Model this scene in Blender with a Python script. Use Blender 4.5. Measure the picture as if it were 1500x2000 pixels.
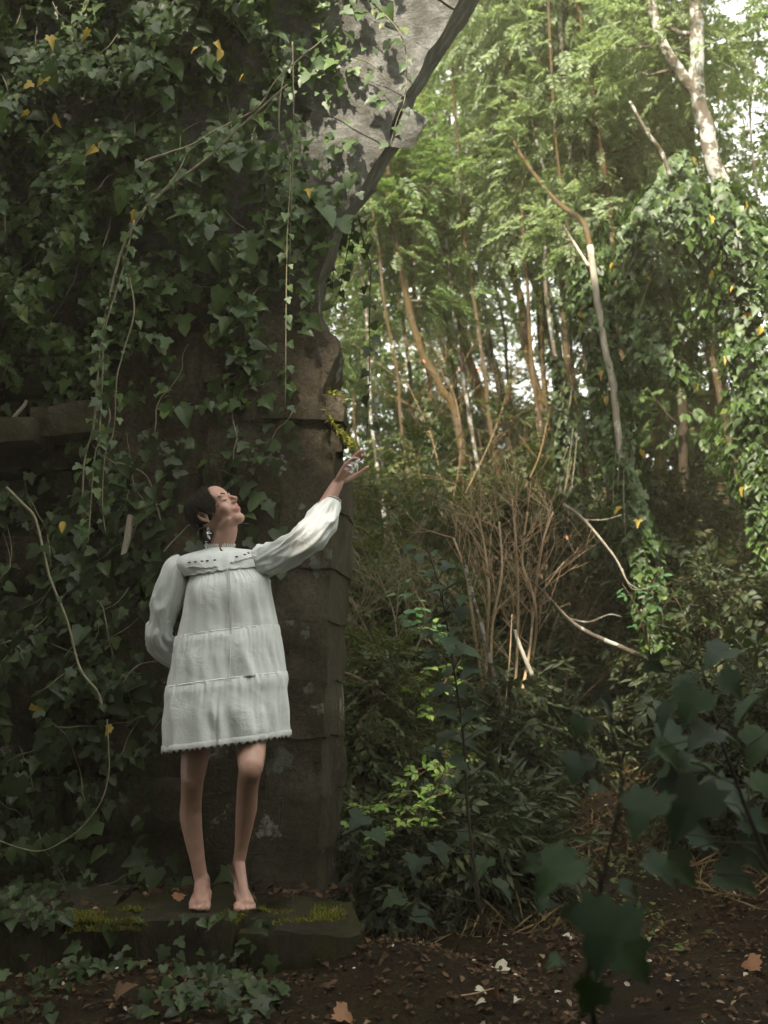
import bpy, bmesh, math, random
import numpy as np
from mathutils import Vector, Matrix, noise

random.seed(7)
RNG = np.random.default_rng(11)
R = math.radians
SC = bpy.context.scene
COL = SC.collection
for _o in list(bpy.data.objects):
    bpy.data.objects.remove(_o)

# ------------------------------------------------------------------ camera
CAM = np.array([0.0, 0.0, 1.11])
PITCH = R(9.0)
FPX = 40.0 / 36.0 * 2000
cd = bpy.data.cameras.new('camera')
cam = bpy.data.objects.new('camera', cd)
COL.objects.link(cam)
cam.location = CAM
cam.rotation_euler = (R(90) + PITCH, 0, 0)
cd.sensor_fit = 'VERTICAL'
cd.sensor_height = 36
cd.lens = 40
cd.clip_end = 1000
cd.dof.use_dof = True
cd.dof.focus_distance = 4.55
cd.dof.aperture_fstop = 2.8
SC.camera = cam

# ------------------------------------------------------------------ light
SUN_DIR = Vector((-0.27, -0.62, 0.72)).normalized()      # towards the sun
elev = math.asin(SUN_DIR.z)
az = math.atan2(SUN_DIR.x, SUN_DIR.y)
W = bpy.data.worlds.new('World')
SC.world = W
W.use_nodes = True
nt = W.node_tree
nt.nodes.clear()
sky = nt.nodes.new('ShaderNodeTexSky')
sky.sky_type = 'NISHITA'
sky.sun_disc = False
sky.sun_elevation = elev
sky.sun_rotation = az
sky.air_density = 1.0
sky.dust_density = 4.0
sky.ozone_density = 0.6
hsv = nt.nodes.new('ShaderNodeHueSaturation')
hsv.inputs['Saturation'].default_value = 0.35
hsv.inputs['Value'].default_value = 1.0
bg = nt.nodes.new('ShaderNodeBackground')
bg.inputs['Strength'].default_value = 0.15
wo = nt.nodes.new('ShaderNodeOutputWorld')
nt.links.new(sky.outputs[0], hsv.inputs['Color'])
veil = nt.nodes.new('ShaderNodeMix'); veil.data_type = 'RGBA'        # thin bright overcast over the clear sky
veil.inputs[0].default_value = 0.62
veil.inputs[7].default_value = (6.3, 6.35, 5.9, 1)
nt.links.new(hsv.outputs[0], veil.inputs[6])
nt.links.new(veil.outputs[2], bg.inputs[0])
nt.links.new(bg.outputs[0], wo.inputs[0])
sl = bpy.data.lights.new('sun', 'SUN')
sl.energy = 3.4
sl.angle = R(1.6)
sl.color = (1.0, 0.90, 0.74)
sun = bpy.data.objects.new('sun', sl)
COL.objects.link(sun)
sun.rotation_euler = (-SUN_DIR).to_track_quat('-Z', 'Y').to_euler()
SC.view_settings.view_transform = 'Standard'
SC.view_settings.look = 'None'
SC.view_settings.exposure = 2.1
SC.view_settings.gamma = 1.0
SC.view_settings.use_curve_mapping = False
SC.render.engine = 'CYCLES'
SC.cycles.max_bounces = 6
SC.cycles.diffuse_bounces = 3
SC.cycles.glossy_bounces = 2
SC.cycles.transmission_bounces = 3
SC.cycles.transparent_max_bounces = 4

HAZE = True
# ------------------------------------------------------------------ helpers
def at(px, py, Y):
    """world point seen at a pixel of the 1500 x 2000 photograph on the plane y = Y"""
    cx = (px - 750) / FPX
    cy = (1000 - py) / FPX
    d = np.array([cx, math.cos(PITCH) - cy * math.sin(PITCH), math.sin(PITCH) + cy * math.cos(PITCH)])
    return CAM + d * (Y / d[1])

def smooth(a, b, x):
    t = np.clip((x - a) / (b - a), 0, 1)
    return t * t * (3 - 2 * t)

def ground_z(x, y):
    x = np.asarray(x, float); y = np.asarray(y, float)
    z = 0.17 * np.clip(y - 5.2, 0, 9) * smooth(-1.5, 1.0, x) + 0.05 * np.clip(y - 14, 0, 60)
    z = z + 0.13 * np.clip(x - 0.9, 0, 6) * smooth(3.2, 8, y)
    z = z + 0.10 * np.clip(-x - 2.0, 0, 8) * smooth(5, 12, y)
    z = z + 0.17 * smooth(3.45, 4.15, y) * (1 - smooth(4.3, 4.9, y)) * (1 - smooth(0.0, 0.7, x))
    z = z + 0.05 * np.sin(x * 2.1 + 0.4) * np.sin(y * 1.7) + 0.03 * np.sin(x * 5.3 + y * 3.1)
    return z

def gz(x, y):
    return float(ground_z(x, y))

BASE = {}
def thing(name, label, cat, loc, group=None):
    o = bpy.data.objects.new(name, None)
    o.empty_display_size = 0.1
    COL.objects.link(o)
    o.location = loc
    BASE[o.name] = np.array(loc, float)
    o['label'] = label
    o['category'] = cat
    if group: o['group'] = group
    return o

def tag(o, label=None, cat=None, group=None, kind=None):
    if label: o['label'] = label
    if cat: o['category'] = cat
    if group: o['group'] = group
    if kind: o['kind'] = kind
    return o

def mesh(name, V, F, mats, smooth_shade=False, mi=None):
    """V n x 3, F either m x k array or list of tuples"""
    me = bpy.data.meshes.new(name)
    V = np.asarray(V, np.float32)
    if isinstance(F, np.ndarray):
        k = F.shape[1]
        me.vertices.add(len(V)); me.vertices.foreach_set('co', V.ravel())
        me.loops.add(F.size); me.loops.foreach_set('vertex_index', F.astype(np.int32).ravel())
        me.polygons.add(len(F))
        me.polygons.foreach_set('loop_start', np.arange(0, F.size, k, dtype=np.int32))
        me.polygons.foreach_set('loop_total', np.full(len(F), k, np.int32))
    else:
        me.from_pydata([tuple(map(float, v)) for v in V], [], [tuple(int(i) for i in f) for f in F])
    if not isinstance(mats, (list, tuple)): mats = [mats]
    for m in mats: me.materials.append(m)
    if mi is not None: me.polygons.foreach_set('material_index', np.asarray(mi, np.int32))
    if smooth_shade: me.polygons.foreach_set('use_smooth', np.ones(len(me.polygons), bool))
    me.update(calc_edges=True)
    return me

def obj(name, V, F, mats, parent=None, smooth_shade=False, mi=None):
    V = np.asarray(V, float)
    base = BASE[parent.name] if parent is not None else np.zeros(3)
    me = mesh(name, V - base, F, mats, smooth_shade, mi)
    if smooth_shade and name in ('stone', 'splinter'): me.set_sharp_from_angle(angle=R(38))
    o = bpy.data.objects.new(name, me)
    COL.objects.link(o)
    if parent is not None:
        o.parent = parent
    BASE[o.name] = base
    return o

def free_obj(name, V, F, mats, base, **k):
    """top-level mesh whose origin is its base"""
    V = np.asarray(V, float)
    me = mesh(name, V - np.array(base), F, mats, **k)
    o = bpy.data.objects.new(name, me)
    COL.objects.link(o)
    o.location = base
    BASE[o.name] = np.array(base, float)
    return o

def inst(name, me, M3, pos, parent):
    o = bpy.data.objects.new(name, me)
    COL.objects.link(o)
    base = BASE[parent.name] if parent is not None else np.zeros(3)
    M = Matrix(((M3[0][0], M3[0][1], M3[0][2], pos[0] - base[0]),
                (M3[1][0], M3[1][1], M3[1][2], pos[1] - base[1]),
                (M3[2][0], M3[2][1], M3[2][2], pos[2] - base[2]), (0, 0, 0, 1)))
    if parent is not None: o.parent = parent
    o.matrix_basis = M
    BASE[o.name] = np.array(pos, float)
    return o

def norm(a):
    a = np.asarray(a, float)
    return a / (np.linalg.norm(a, axis=-1, keepdims=True) + 1e-9)

def frames(xd, zd):
    """rotation matrices whose local x follows xd and z is near zd;  N x 3 x 3, columns = axes"""
    x = norm(xd); y = norm(np.cross(zd, x)); z = np.cross(x, y)
    return np.stack([x, y, z], axis=-1)

def cloud(tm, pos, M, sc):
    """tm = (V, F tris)"""
    tv, tf = tm
    n = len(pos)
    sc = np.asarray(sc, float).reshape(-1, 1, 1)
    V = np.einsum('nij,vj->nvi', M, tv) * sc + pos[:, None, :]
    F = tf[None] + (np.arange(n) * len(tv))[:, None, None]
    return V.reshape(-1, 3), F.reshape(-1, tf.shape[1])

def cat_mesh(parts):
    Vs, Fs, o = [], [], 0
    for V, F in parts:
        if len(V) == 0: continue
        Vs.append(V); Fs.append(F + o); o += len(V)
    return np.concatenate(Vs), np.concatenate(Fs)

def interp(pts, n):
    """Catmull-Rom through pts"""
    P = np.asarray(pts, float)
    k = len(P)
    if k == 2:
        t = np.linspace(0, 1, n)[:, None]
        return P[0] * (1 - t) + P[1] * t
    t = np.linspace(0, k - 1, n)
    i = np.minimum(t.astype(int), k - 2)
    f = (t - i)[:, None]
    p0 = P[np.maximum(i - 1, 0)]; p1 = P[i]; p2 = P[i + 1]; p3 = P[np.minimum(i + 2, k - 1)]
    return 0.5 * ((2 * p1) + (-p0 + p2) * f + (2 * p0 - 5 * p1 + 4 * p2 - p3) * f ** 2 + (-p0 + 3 * p1 - 3 * p2 + p3) * f ** 3)

def tube(path, rad, n=6, cap=True, lump=0.0, seed=0, hint=None, aspect=1.0):
    """quads swept round a path"""
    P = np.asarray(path, float); k = len(P)
    rad = np.asarray(rad, float) if np.ndim(rad) else np.full(k, float(rad))
    if len(rad) != k: rad = np.interp(np.linspace(0, 1, k), np.linspace(0, 1, len(rad)), rad)
    T = norm(np.gradient(P, axis=0))
    u = np.array(hint if hint is not None else (0.3, 0.2, 1.0) if abs(T[0, 2]) < 0.8 else (1.0, 0.2, 0.0))
    us = []
    for t in T:
        h = np.array(hint) if hint is not None else u
        u = h - t * np.dot(h, t); u = u / (np.linalg.norm(u) + 1e-9); us.append(u)
    U = np.array(us); Wd = np.cross(T, U)
    a = np.linspace(0, 2 * np.pi, n, endpoint=False)
    r = rad[:, None] * np.ones(n)[None]
    if lump:
        rg = np.random.default_rng(seed)
        r = r * (1 + lump * rg.standard_normal((k, n)))
    V = P[:, None] + (r * np.cos(a))[..., None] * U[:, None] * aspect + (r * np.sin(a))[..., None] * Wd[:, None]
    V = V.reshape(-1, 3)
    F = []
    i = np.arange(k - 1)[:, None] * n; j = np.arange(n)[None]
    j2 = (j + 1) % n
    F = np.stack([i + j, i + j2, i + n + j2, i + n + j], -1).reshape(-1, 4)
    if cap:
        V = np.concatenate([V, P[:1], P[-1:]])
        c0, c1 = k * n, k * n + 1
        e0 = np.stack([np.full(n, c0), (np.arange(n) + 1) % n, np.arange(n), np.arange(n)], -1)
        e1 = np.stack([np.full(n, c1), (k - 1) * n + np.arange(n), (k - 1) * n + (np.arange(n) + 1) % n, (k - 1) * n + (np.arange(n) + 1) % n], -1)
        return V, np.concatenate([F, tri4(e0[:, :3]), tri4(e1[:, :3])])
    return V, F

def tri4(t):
    """triangles stored in a quad array (last corner repeated), cleaned by to_faces"""
    return np.concatenate([t, t[:, 2:3]], axis=1)

def to_tris(F):
    F = np.asarray(F)
    if F.shape[1] == 3: return F
    a = F[:, [0, 1, 2]]; b = F[:, [0, 2, 3]]
    b = b[(b[:, 1] != b[:, 2])]
    return np.concatenate([a, b])

def tubes(lst):
    V, F = cat_mesh(lst)
    return V, to_tris(F)

# ------------------------------------------------------------------ materials
def new_mat(name):
    m = bpy.data.materials.new(name)
    m.use_nodes = True
    n = m.node_tree
    n.nodes.clear()
    out = n.nodes.new('ShaderNodeOutputMaterial')
    p = n.nodes.new('ShaderNodeBsdfPrincipled')
    n.links.new(p.outputs[0], out.inputs[0])
    return m, n, p, out

def ramp(n, fac, stops):
    r = n.nodes.new('ShaderNodeValToRGB')
    e = r.color_ramp.elements
    while len(e) > 1: e.remove(e[-1])
    e[0].position = stops[0][0]; e[0].color = (*stops[0][1], 1)
    for p, c in stops[1:]:
        x = e.new(p); x.color = (*c, 1)
    n.links.new(fac, r.inputs[0])
    return r.outputs[0]

def noise_tex(n, scale, detail=5, rough=0.55, vec=None, dist=0.0, stretch=None):
    t = n.nodes.new('ShaderNodeTexNoise')
    t.inputs['Scale'].default_value = scale
    t.inputs['Detail'].default_value = detail
    t.inputs['Roughness'].default_value = rough
    t.inputs['Distortion'].default_value = dist
    g = n.nodes.new('ShaderNodeNewGeometry')
    src = g.outputs['Position']
    if stretch:
        m = n.nodes.new('ShaderNodeMapping')
        m.inputs['Scale'].default_value = stretch
        n.links.new(src, m.inputs[0]); src = m.outputs[0]
    n.links.new(src, t.inputs['Vector'])
    return t.outputs['Fac']

def mixc(n, fac, a, b):
    m = n.nodes.new('ShaderNodeMix'); m.data_type = 'RGBA'
    if hasattr(fac, 'default_value') or hasattr(fac, 'links'): n.links.new(fac, m.inputs[0])
    else: m.inputs[0].default_value = fac
    for s, v in ((6, a), (7, b)):
        if isinstance(v, tuple): m.inputs[s].default_value = (*v, 1)
        else: n.links.new(v, m.inputs[s])
    return m.outputs[2]

def bump(n, p, h, strength, dist):
    b = n.nodes.new('ShaderNodeBump')
    b.inputs['Strength'].default_value = strength
    b.inputs['Distance'].default_value = dist
    n.links.new(h, b.inputs['Height'])
    n.links.new(b.outputs[0], p.inputs['Normal'])

def leaf_mat(name, stops, rough=0.45, trans=0.35, tint=(1.25, 1.35, 0.55), spec=0.5):
    m, n, p, out = new_mat(name)
    g = n.nodes.new('ShaderNodeNewGeometry'); oi = n.nodes.new('ShaderNodeObjectInfo')
    a = n.nodes.new('ShaderNodeMath'); a.operation = 'ADD'
    n.links.new(g.outputs['Random Per Island'], a.inputs[0]); n.links.new(oi.outputs['Random'], a.inputs[1])
    f = n.nodes.new('ShaderNodeMath'); f.operation = 'FRACT'; n.links.new(a.outputs[0], f.inputs[0])
    c = ramp(n, f.outputs[0], stops)
    nz = noise_tex(n, 40, 2)
    vm = n.nodes.new('ShaderNodeVectorMath'); vm.operation = 'SCALE'
    sc = n.nodes.new('ShaderNodeMapRange'); sc.inputs['To Min'].default_value = 0.7; sc.inputs['To Max'].default_value = 1.3
    n.links.new(nz, sc.inputs[0]); n.links.new(c, vm.inputs[0]); n.links.new(sc.outputs[0], vm.inputs['Scale'])
    c = vm.outputs[0]
    n.links.new(c, p.inputs['Base Color'])
    p.inputs['Roughness'].default_value = rough
    p.inputs['Specular IOR Level'].default_value = spec
    tr = n.nodes.new('ShaderNodeBsdfTranslucent')
    tm = n.nodes.new('ShaderNodeVectorMath'); tm.operation = 'MULTIPLY'; tm.inputs[1].default_value = tint
    n.links.new(c, tm.inputs[0]); n.links.new(tm.outputs[0], tr.inputs[0])
    mx = n.nodes.new('ShaderNodeMixShader'); mx.inputs[0].default_value = trans
    n.links.new(p.outputs[0], mx.inputs[1]); n.links.new(tr.outputs[0], mx.inputs[2])
    n.links.new(mx.outputs[0], out.inputs[0])
    return m

def bark_mat(name, dark, light, moss, moss_amt=0.5, lichen=(0.42, 0.42, 0.36), lich_amt=0.62):
    m, n, p, out = new_mat(name)
    a = noise_tex(n, 14, 6, 0.6, stretch=(1, 1, 0.25))
    c = ramp(n, a, [(0.3, dark), (0.7, light)])
    b = noise_tex(n, 3.5, 5, 0.65)
    fb = ramp(n, b, [(moss_amt - 0.06, (1, 1, 1)), (moss_amt + 0.06, (0, 0, 0))])
    c = mixc(n, fb, c, moss)
    l = noise_tex(n, 9, 6, 0.7)
    fl = ramp(n, l, [(lich_amt, (0, 0, 0)), (lich_amt + 0.04, (1, 1, 1))])
    c = mixc(n, fl, c, lichen)
    n.links.new(c, p.inputs['Base Color'])
    p.inputs['Roughness'].default_value = 0.9
    p.inputs['Specular IOR Level'].default_value = 0.2
    bump(n, p, noise_tex(n, 45, 8, 0.75, stretch=(1, 1, 0.4)), 1.0, 0.02)
    return m

def plain_mat(name, a, b, scale=30, rough=0.8, bmp=0.3, spec=0.3, stretch=None):
    m, n, p, out = new_mat(name)
    f = noise_tex(n, scale, 5, 0.6, stretch=stretch)
    c = ramp(n, f, [(0.3, a), (0.7, b)])
    n.links.new(c, p.inputs['Base Color'])
    p.inputs['Roughness'].default_value = rough
    p.inputs['Specular IOR Level'].default_value = spec
    if bmp: bump(n, p, noise_tex(n, scale * 2.5, 4, 0.6, stretch=stretch), bmp, 0.004)
    return m

def stone_mat(name):
    m, n, p, out = new_mat(name)
    a = noise_tex(n, 2.2, 8, 0.65)
    c = ramp(n, a, [(0.28, (0.034, 0.027, 0.018)), (0.5, (0.072, 0.058, 0.041)), (0.72, (0.13, 0.112, 0.085))])
    f = noise_tex(n, 46, 6, 0.75)
    fr = ramp(n, f, [(0.35, (0.55, 0.55, 0.55)), (0.65, (1.25, 1.25, 1.25))])
    mm = n.nodes.new('ShaderNodeVectorMath'); mm.operation = 'MULTIPLY'
    n.links.new(c, mm.inputs[0]); n.links.new(fr, mm.inputs[1]); c = mm.outputs[0]
    # lichen: crisp pale rosettes
    l = noise_tex(n, 3.3, 7, 0.62, dist=0.4)
    fl = ramp(n, l, [(0.62, (0, 0, 0)), (0.645, (1, 1, 1))])
    l2 = noise_tex(n, 26, 5, 0.7)
    fl2 = ramp(n, l2, [(0.42, (0, 0, 0)), (0.50, (1, 1, 1))])
    mu = n.nodes.new('ShaderNodeVectorMath'); mu.operation = 'MULTIPLY'
    n.links.new(fl, mu.inputs[0]); n.links.new(fl2, mu.inputs[1])
    c = mixc(n, mu.outputs[0], c, (0.33, 0.32, 0.28))
    # the big pale rosettes that grow on the pier
    for lx, ly, lr in ((622, 1108, .042), (612, 1096, .028), (640, 1082, .030), (598, 1238, .019), (568, 1218, .013), (648, 1372, .026), (552, 1478, .050), (530, 1500, .030), (590, 995, .018), (600, 1345, .020), (430, 1470, .03), (345, 1490, .03), (655, 1400, .02)):
        dv = n.nodes.new('ShaderNodeVectorMath'); dv.operation = 'DISTANCE'; gg = n.nodes.new('ShaderNodeNewGeometry')
        n.links.new(gg.outputs['Position'], dv.inputs[0]); dv.inputs[1].default_value = tuple(at(lx, ly, 4.98))
        ma = n.nodes.new('ShaderNodeMath'); ma.operation = 'MULTIPLY_ADD'; n.links.new(l2, ma.inputs[0]); ma.inputs[1].default_value = 0.13; n.links.new(dv.outputs['Value'], ma.inputs[2])
        fz = ramp(n, ma.outputs[0], [(lr + .058, (.8, .8, .8)), (lr + .066, (0, 0, 0))])
        c = mixc(n, fz, c, (0.20, 0.205, 0.175))
    # rain streaks / algae
    s = noise_tex(n, 5, 5, 0.6, stretch=(2.5, 2.5, 0.35))
    fs = ramp(n, s, [(0.48, (0, 0, 0)), (0.62, (0.75, 0.75, 0.75))])
    c = mixc(n, fs, c, (0.045, 0.042, 0.022))
    # higher stones painted paler as if daylit, with white crustose lichen
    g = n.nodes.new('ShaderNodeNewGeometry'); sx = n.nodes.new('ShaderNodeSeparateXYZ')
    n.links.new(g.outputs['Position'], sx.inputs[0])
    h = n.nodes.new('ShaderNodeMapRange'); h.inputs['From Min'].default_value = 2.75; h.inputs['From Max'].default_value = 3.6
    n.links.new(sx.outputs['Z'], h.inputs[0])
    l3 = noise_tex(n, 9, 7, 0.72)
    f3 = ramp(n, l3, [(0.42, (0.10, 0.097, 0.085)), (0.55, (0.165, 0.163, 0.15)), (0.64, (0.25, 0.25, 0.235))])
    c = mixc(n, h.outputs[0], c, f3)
    n.links.new(c, p.inputs['Base Color'])
    p.inputs['Roughness'].default_value = 0.92
    p.inputs['Specular IOR Level'].default_value = 0.15
    bump(n, p, noise_tex(n, 30, 9, 0.75), 1.0, 0.022)
    return m

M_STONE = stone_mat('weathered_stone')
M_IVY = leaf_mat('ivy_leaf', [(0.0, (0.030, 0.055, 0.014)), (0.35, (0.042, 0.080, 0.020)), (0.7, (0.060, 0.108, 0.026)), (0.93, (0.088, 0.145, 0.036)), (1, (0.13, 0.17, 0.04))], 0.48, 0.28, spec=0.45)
M_IVYD = leaf_mat('shade_ivy_leaf', [(0.0, (0.020, 0.034, 0.011)), (0.6, (0.033, 0.057, 0.018)), (1, (0.055, 0.088, 0.025))], 0.5, 0.2, spec=0.35)  # darker ivy copy; weaker light on the wall is put into its colour
M_YEL = leaf_mat('yellow_leaf', [(0.0, (0.52, 0.36, 0.05)), (1, (0.60, 0.44, 0.09))], 0.5, 0.4, (1.2, 1.1, 0.6))
M_ORL = leaf_mat('brown_leaf', [(0.0, (0.20, 0.085, 0.035)), (0.4, (0.32, 0.15, 0.07)), (0.75, (0.14, 0.07, 0.035)), (1, (0.38, 0.24, 0.15))], 0.7, 0.15, (1, 0.9, 0.6))
M_CROWN = leaf_mat('crown_leaf', [(0.0, (0.085, 0.14, 0.05)), (0.5, (0.115, 0.18, 0.068)), (0.92, (0.15, 0.22, 0.08)), (1, (0.22, 0.22, 0.07))], 0.5, 0.5, (1.3, 1.35, 0.8))
M_CROWN2 = leaf_mat('pale_crown_leaf', [(0.0, (0.14, 0.19, 0.095)), (0.6, (0.19, 0.25, 0.13)), (1, (0.26, 0.31, 0.15))], 0.5, 0.5, (1.25, 1.3, 0.9))
M_CROWN3 = leaf_mat('autumn_crown_leaf', [(0.0, (0.06, 0.11, 0.03)), (0.6, (0.10, 0.16, 0.04)), (0.85, (0.28, 0.22, 0.05)), (1, (0.40, 0.22, 0.08))], 0.5, 0.45)
M_SCRUB = leaf_mat('scrub_leaf', [(0.0, (0.04, 0.065, 0.02)), (0.5, (0.065, 0.10, 0.03)), (0.8, (0.10, 0.11, 0.035)), (1, (0.16, 0.11, 0.045))], 0.6, 0.35)
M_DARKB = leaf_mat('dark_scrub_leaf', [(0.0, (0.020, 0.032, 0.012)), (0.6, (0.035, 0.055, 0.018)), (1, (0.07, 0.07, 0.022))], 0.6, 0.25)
M_LIME = leaf_mat('lime_leaf', [(0.0, (0.13, 0.24, 0.045)), (0.6, (0.19, 0.32, 0.06)), (1, (0.27, 0.38, 0.08))], 0.45, 0.4)
M_BLUE = leaf_mat('maple_leaf', [(0.0, (0.018, 0.034, 0.018)), (0.6, (0.026, 0.050, 0.024)), (1, (0.040, 0.072, 0.026))], 0.6, 0.25, spec=0.25)
M_COVER = leaf_mat('ground_cover_leaf', [(0.0, (0.05, 0.085, 0.02)), (0.5, (0.09, 0.13, 0.03)), (0.8, (0.15, 0.17, 0.04)), (1, (0.22, 0.17, 0.06))], 0.55, 0.35)
M_BARK = bark_mat('mossy_bark', (0.055, 0.040, 0.026), (0.14, 0.105, 0.07), (0.10, 0.068, 0.026), 0.50)
M_BARKD = bark_mat('dark_bark', (0.030, 0.022, 0.015), (0.075, 0.055, 0.038), (0.05, 0.045, 0.014), 0.45, (0.15, 0.14, 0.11), 0.66)
M_BARKL = bark_mat('lichen_bark', (0.10, 0.08, 0.06), (0.20, 0.17, 0.13), (0.055, 0.045, 0.015), 0.40, (0.45, 0.46, 0.42), 0.50)
M_PALE = bark_mat('bleached_wood', (0.28, 0.24, 0.18), (0.55, 0.50, 0.41), (0.12, 0.10, 0.05), 0.33, (0.6, 0.56, 0.47), 0.6)
M_TWIG = plain_mat('dry_twig', (0.36, 0.24, 0.14), (0.56, 0.41, 0.27), 25)
M_TWIGD = plain_mat('brown_twig', (0.07, 0.045, 0.025), (0.14, 0.095, 0.055), 25)
M_VINE = plain_mat('vine_stem', (0.16, 0.14, 0.085), (0.30, 0.27, 0.18), 30)
M_STEMD = plain_mat('dark_stem', (0.025, 0.022, 0.016), (0.05, 0.04, 0.028), 30)

# ------------------------------------------------------------------ leaf templates (base at 0, tip at +x, blade near z = 0)
def leaf_tm(half, fold=0.22, droop=0.25, pivot=0.35):
    up = [(x, y) for x, y in half]
    pts = [(pivot, 0.0)] + up
    low = [(x, -y) for x, y in half[1:-1]][::-1]
    pts += low
    V = np.array([(x, y, fold * abs(y) - droop * max(0, x - 0.2) ** 2 - 0.15 * abs(y) ** 2) for x, y in pts])
    k = len(pts) - 1
    F = np.array([(0, 1 + i, 1 + (i + 1) % k) for i in range(k)])
    F = F[:, [0, 2, 1]]
    return V, F

IVY_A = leaf_tm([(0, 0), (-0.13, 0.16), (-0.03, 0.40), (0.13, 0.33), (0.30, 0.56), (0.44, 0.27), (0.72, 0.17), (1, 0)])
IVY_B = leaf_tm([(0, 0), (-0.15, 0.22), (0.06, 0.46), (0.40, 0.36), (0.75, 0.17), (1, 0)], 0.3, 0.35)
IVY_C = leaf_tm([(0, 0), (-0.10, 0.20), (0.20, 0.52), (0.38, 0.25), (0.68, 0.24), (1, 0)], 0.15, 0.1)
IVYS = [IVY_A, IVY_B, IVY_C]
IVY_S = leaf_tm([(0, 0), (0.1, 0.42), (0.45, 0.30), (1, 0)], 0.3, 0.3)
MAPLE = leaf_tm([(0, 0), (-0.16, 0.22), (-0.02, 0.36), (-0.10, 0.60), (0.14, 0.56), (0.22, 0.66), (0.40, 0.64), (0.46, 0.44), (0.52, 0.30), (0.66, 0.32), (0.78, 0.20), (0.86, 0.10), (1, 0)], 0.30, 0.45)
OVAL = leaf_tm([(0, 0), (0.22, 0.20), (0.52, 0.25), (0.8, 0.15), (1, 0)], 0.25, 0.3, 0.5)
DIAM = (np.array([(0, 0, 0), (0.45, 0.22, 0.06), (1, 0, -0.05), (0.45, -0.22, 0.06)]), np.array([(0, 2, 1), (0, 3, 2)]))

def spray(leaf, pairs, length, lsize, ang=60, seed=1, stem=True, jit=0.2, terminal=True):
    rg = np.random.default_rng(seed)
    parts = []
    for i in range(pairs):
        t = (i + 1) / pairs
        for s in (-1, 1):
            a = R(ang) * s * (1 - 0.25 * t) + rg.normal(0, jit)
            d = np.array([math.cos(a), math.sin(a), -0.25 + rg.normal(0, jit)])
            p = np.array([length * t * 0.92 + rg.normal(0, 0.01) * length, 0, -0.2 * length * t * t])
            z = np.array([rg.normal(0, jit), rg.normal(0, jit), 1])
            M = frames(d[None], z[None])
            parts.append(cloud(leaf, p[None], M, [lsize * (0.75 + 0.5 * math.sin(math.pi * min(1, t * 0.8 + 0.1))) * rg.uniform(0.8, 1.15)]))
    if terminal:
        parts.append(cloud(leaf, np.array([[length, 0, -0.2 * length]]), frames(np.array([[1, 0, -0.4]]), np.array([[0, 0, 1.0]])), [lsize]))
    if stem:
        w = 0.012 * length + 0.0008
        parts.append((np.array([(0, -w, 0), (0, w, 0), (length * 0.6, 0, -0.07 * length), (length, 0, -0.2 * length)]), np.array([(0, 1, 2), (2, 1, 3)])))
    return cat_mesh(parts)

SP_PIN = spray(DIAM, 8, 0.21, 0.046, 65, 1)
SP_PIN2 = spray(DIAM, 6, 0.16, 0.045, 60, 2)
SP_OV = spray(OVAL, 2, 0.16, 0.075, 55, 3)
SP_BEECH = spray(DIAM, 4, 0.20, 0.085, 50, 4, jit=0.35)
SP_TINY = spray(DIAM, 5, 0.13, 0.034, 60, 5, jit=0.35)
SP_NARROW = spray((DIAM[0] * np.array([1, 0.55, 1]), DIAM[1]), 5, 0.2, 0.085, 30, 8, jit=0.4)
SP_ROSE = spray(OVAL, 3, 0.13, 0.060, 65, 6, jit=0.12)

def sprays_mesh(tms, pos, dirs, rg, size=(0.8, 1.25), droop=0.35, zj=0.45):
    parts = []
    pos = np.asarray(pos); dirs = norm(np.asarray(dirs))
    sel = rg.integers(0, len(tms), len(pos))
    for k, tm in enumerate(tms):
        m = sel == k
        if not m.any(): continue
        d = dirs[m] + rg.normal(0, 0.3, (m.sum(), 3)); d[:, 2] -= droop
        z = np.array([0, 0, 1.0]) + rg.normal(0, zj, (m.sum(), 3))
        parts.append(cloud(tm, pos[m], frames(d, z), rg.uniform(*size, m.sum())))
    return cat_mesh(parts)

# ------------------------------------------------------------------ ground
def axis_vals(lo, hi, flo, fhi, fine, steps=14, far=260):
    a = np.arange(flo, fhi, fine)
    l = flo - np.geomspace(fine * 2, far, steps)[::-1]
    h = a[-1] + np.geomspace(fine * 2, far, steps)
    return np.concatenate([l, a, h])
gx = axis_vals(0, 0, -7, 12, 0.12); gy = axis_vals(0, 0, 0.5, 24, 0.12)
GX, GY = np.meshgrid(gx, gy)
GZ = ground_z(GX, GY)
near = (np.abs(GX) < 12) & (GY > 0) & (GY < 24)
GZ = GZ + near * np.array([[0.05 * noise.noise((x * 2.2, y * 2.2, 0)) + 0.025 * noise.noise((x * 7, y * 7, 3)) for x, y in zip(a, b)] for a, b in zip(GX, GY)])
ny, nx = GX.shape
GV = np.stack([GX, GY, GZ], -1).reshape(-1, 3)
ii = (np.arange(ny - 1)[:, None] * nx + np.arange(nx - 1)[None]).ravel()
GF = np.stack([ii, ii + 1, ii + nx + 1, ii + nx], -1)
mg, n_, p_, _o = new_mat('forest_soil')
c_ = ramp(n_, noise_tex(n_, 1.6, 8, 0.7), [(0.3, (0.016, 0.011, 0.007)), (0.5, (0.030, 0.020, 0.012)), (0.62, (0.040, 0.029, 0.014)), (0.75, (0.034, 0.036, 0.011))])
f_ = ramp(n_, noise_tex(n_, 55, 6, 0.75), [(0.3, (0.5, 0.5, 0.5)), (0.55, (1, 1, 1)), (0.75, (2.0, 1.7, 1.35))])
v_ = n_.nodes.new('ShaderNodeVectorMath'); v_.operation = 'MULTIPLY'
n_.links.new(c_, v_.inputs[0]); n_.links.new(f_, v_.inputs[1]); n_.links.new(v_.outputs[0], p_.inputs['Base Color'])
p_.inputs['Roughness'].default_value = 0.95; p_.inputs['Specular IOR Level'].default_value = 0.1
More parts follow.
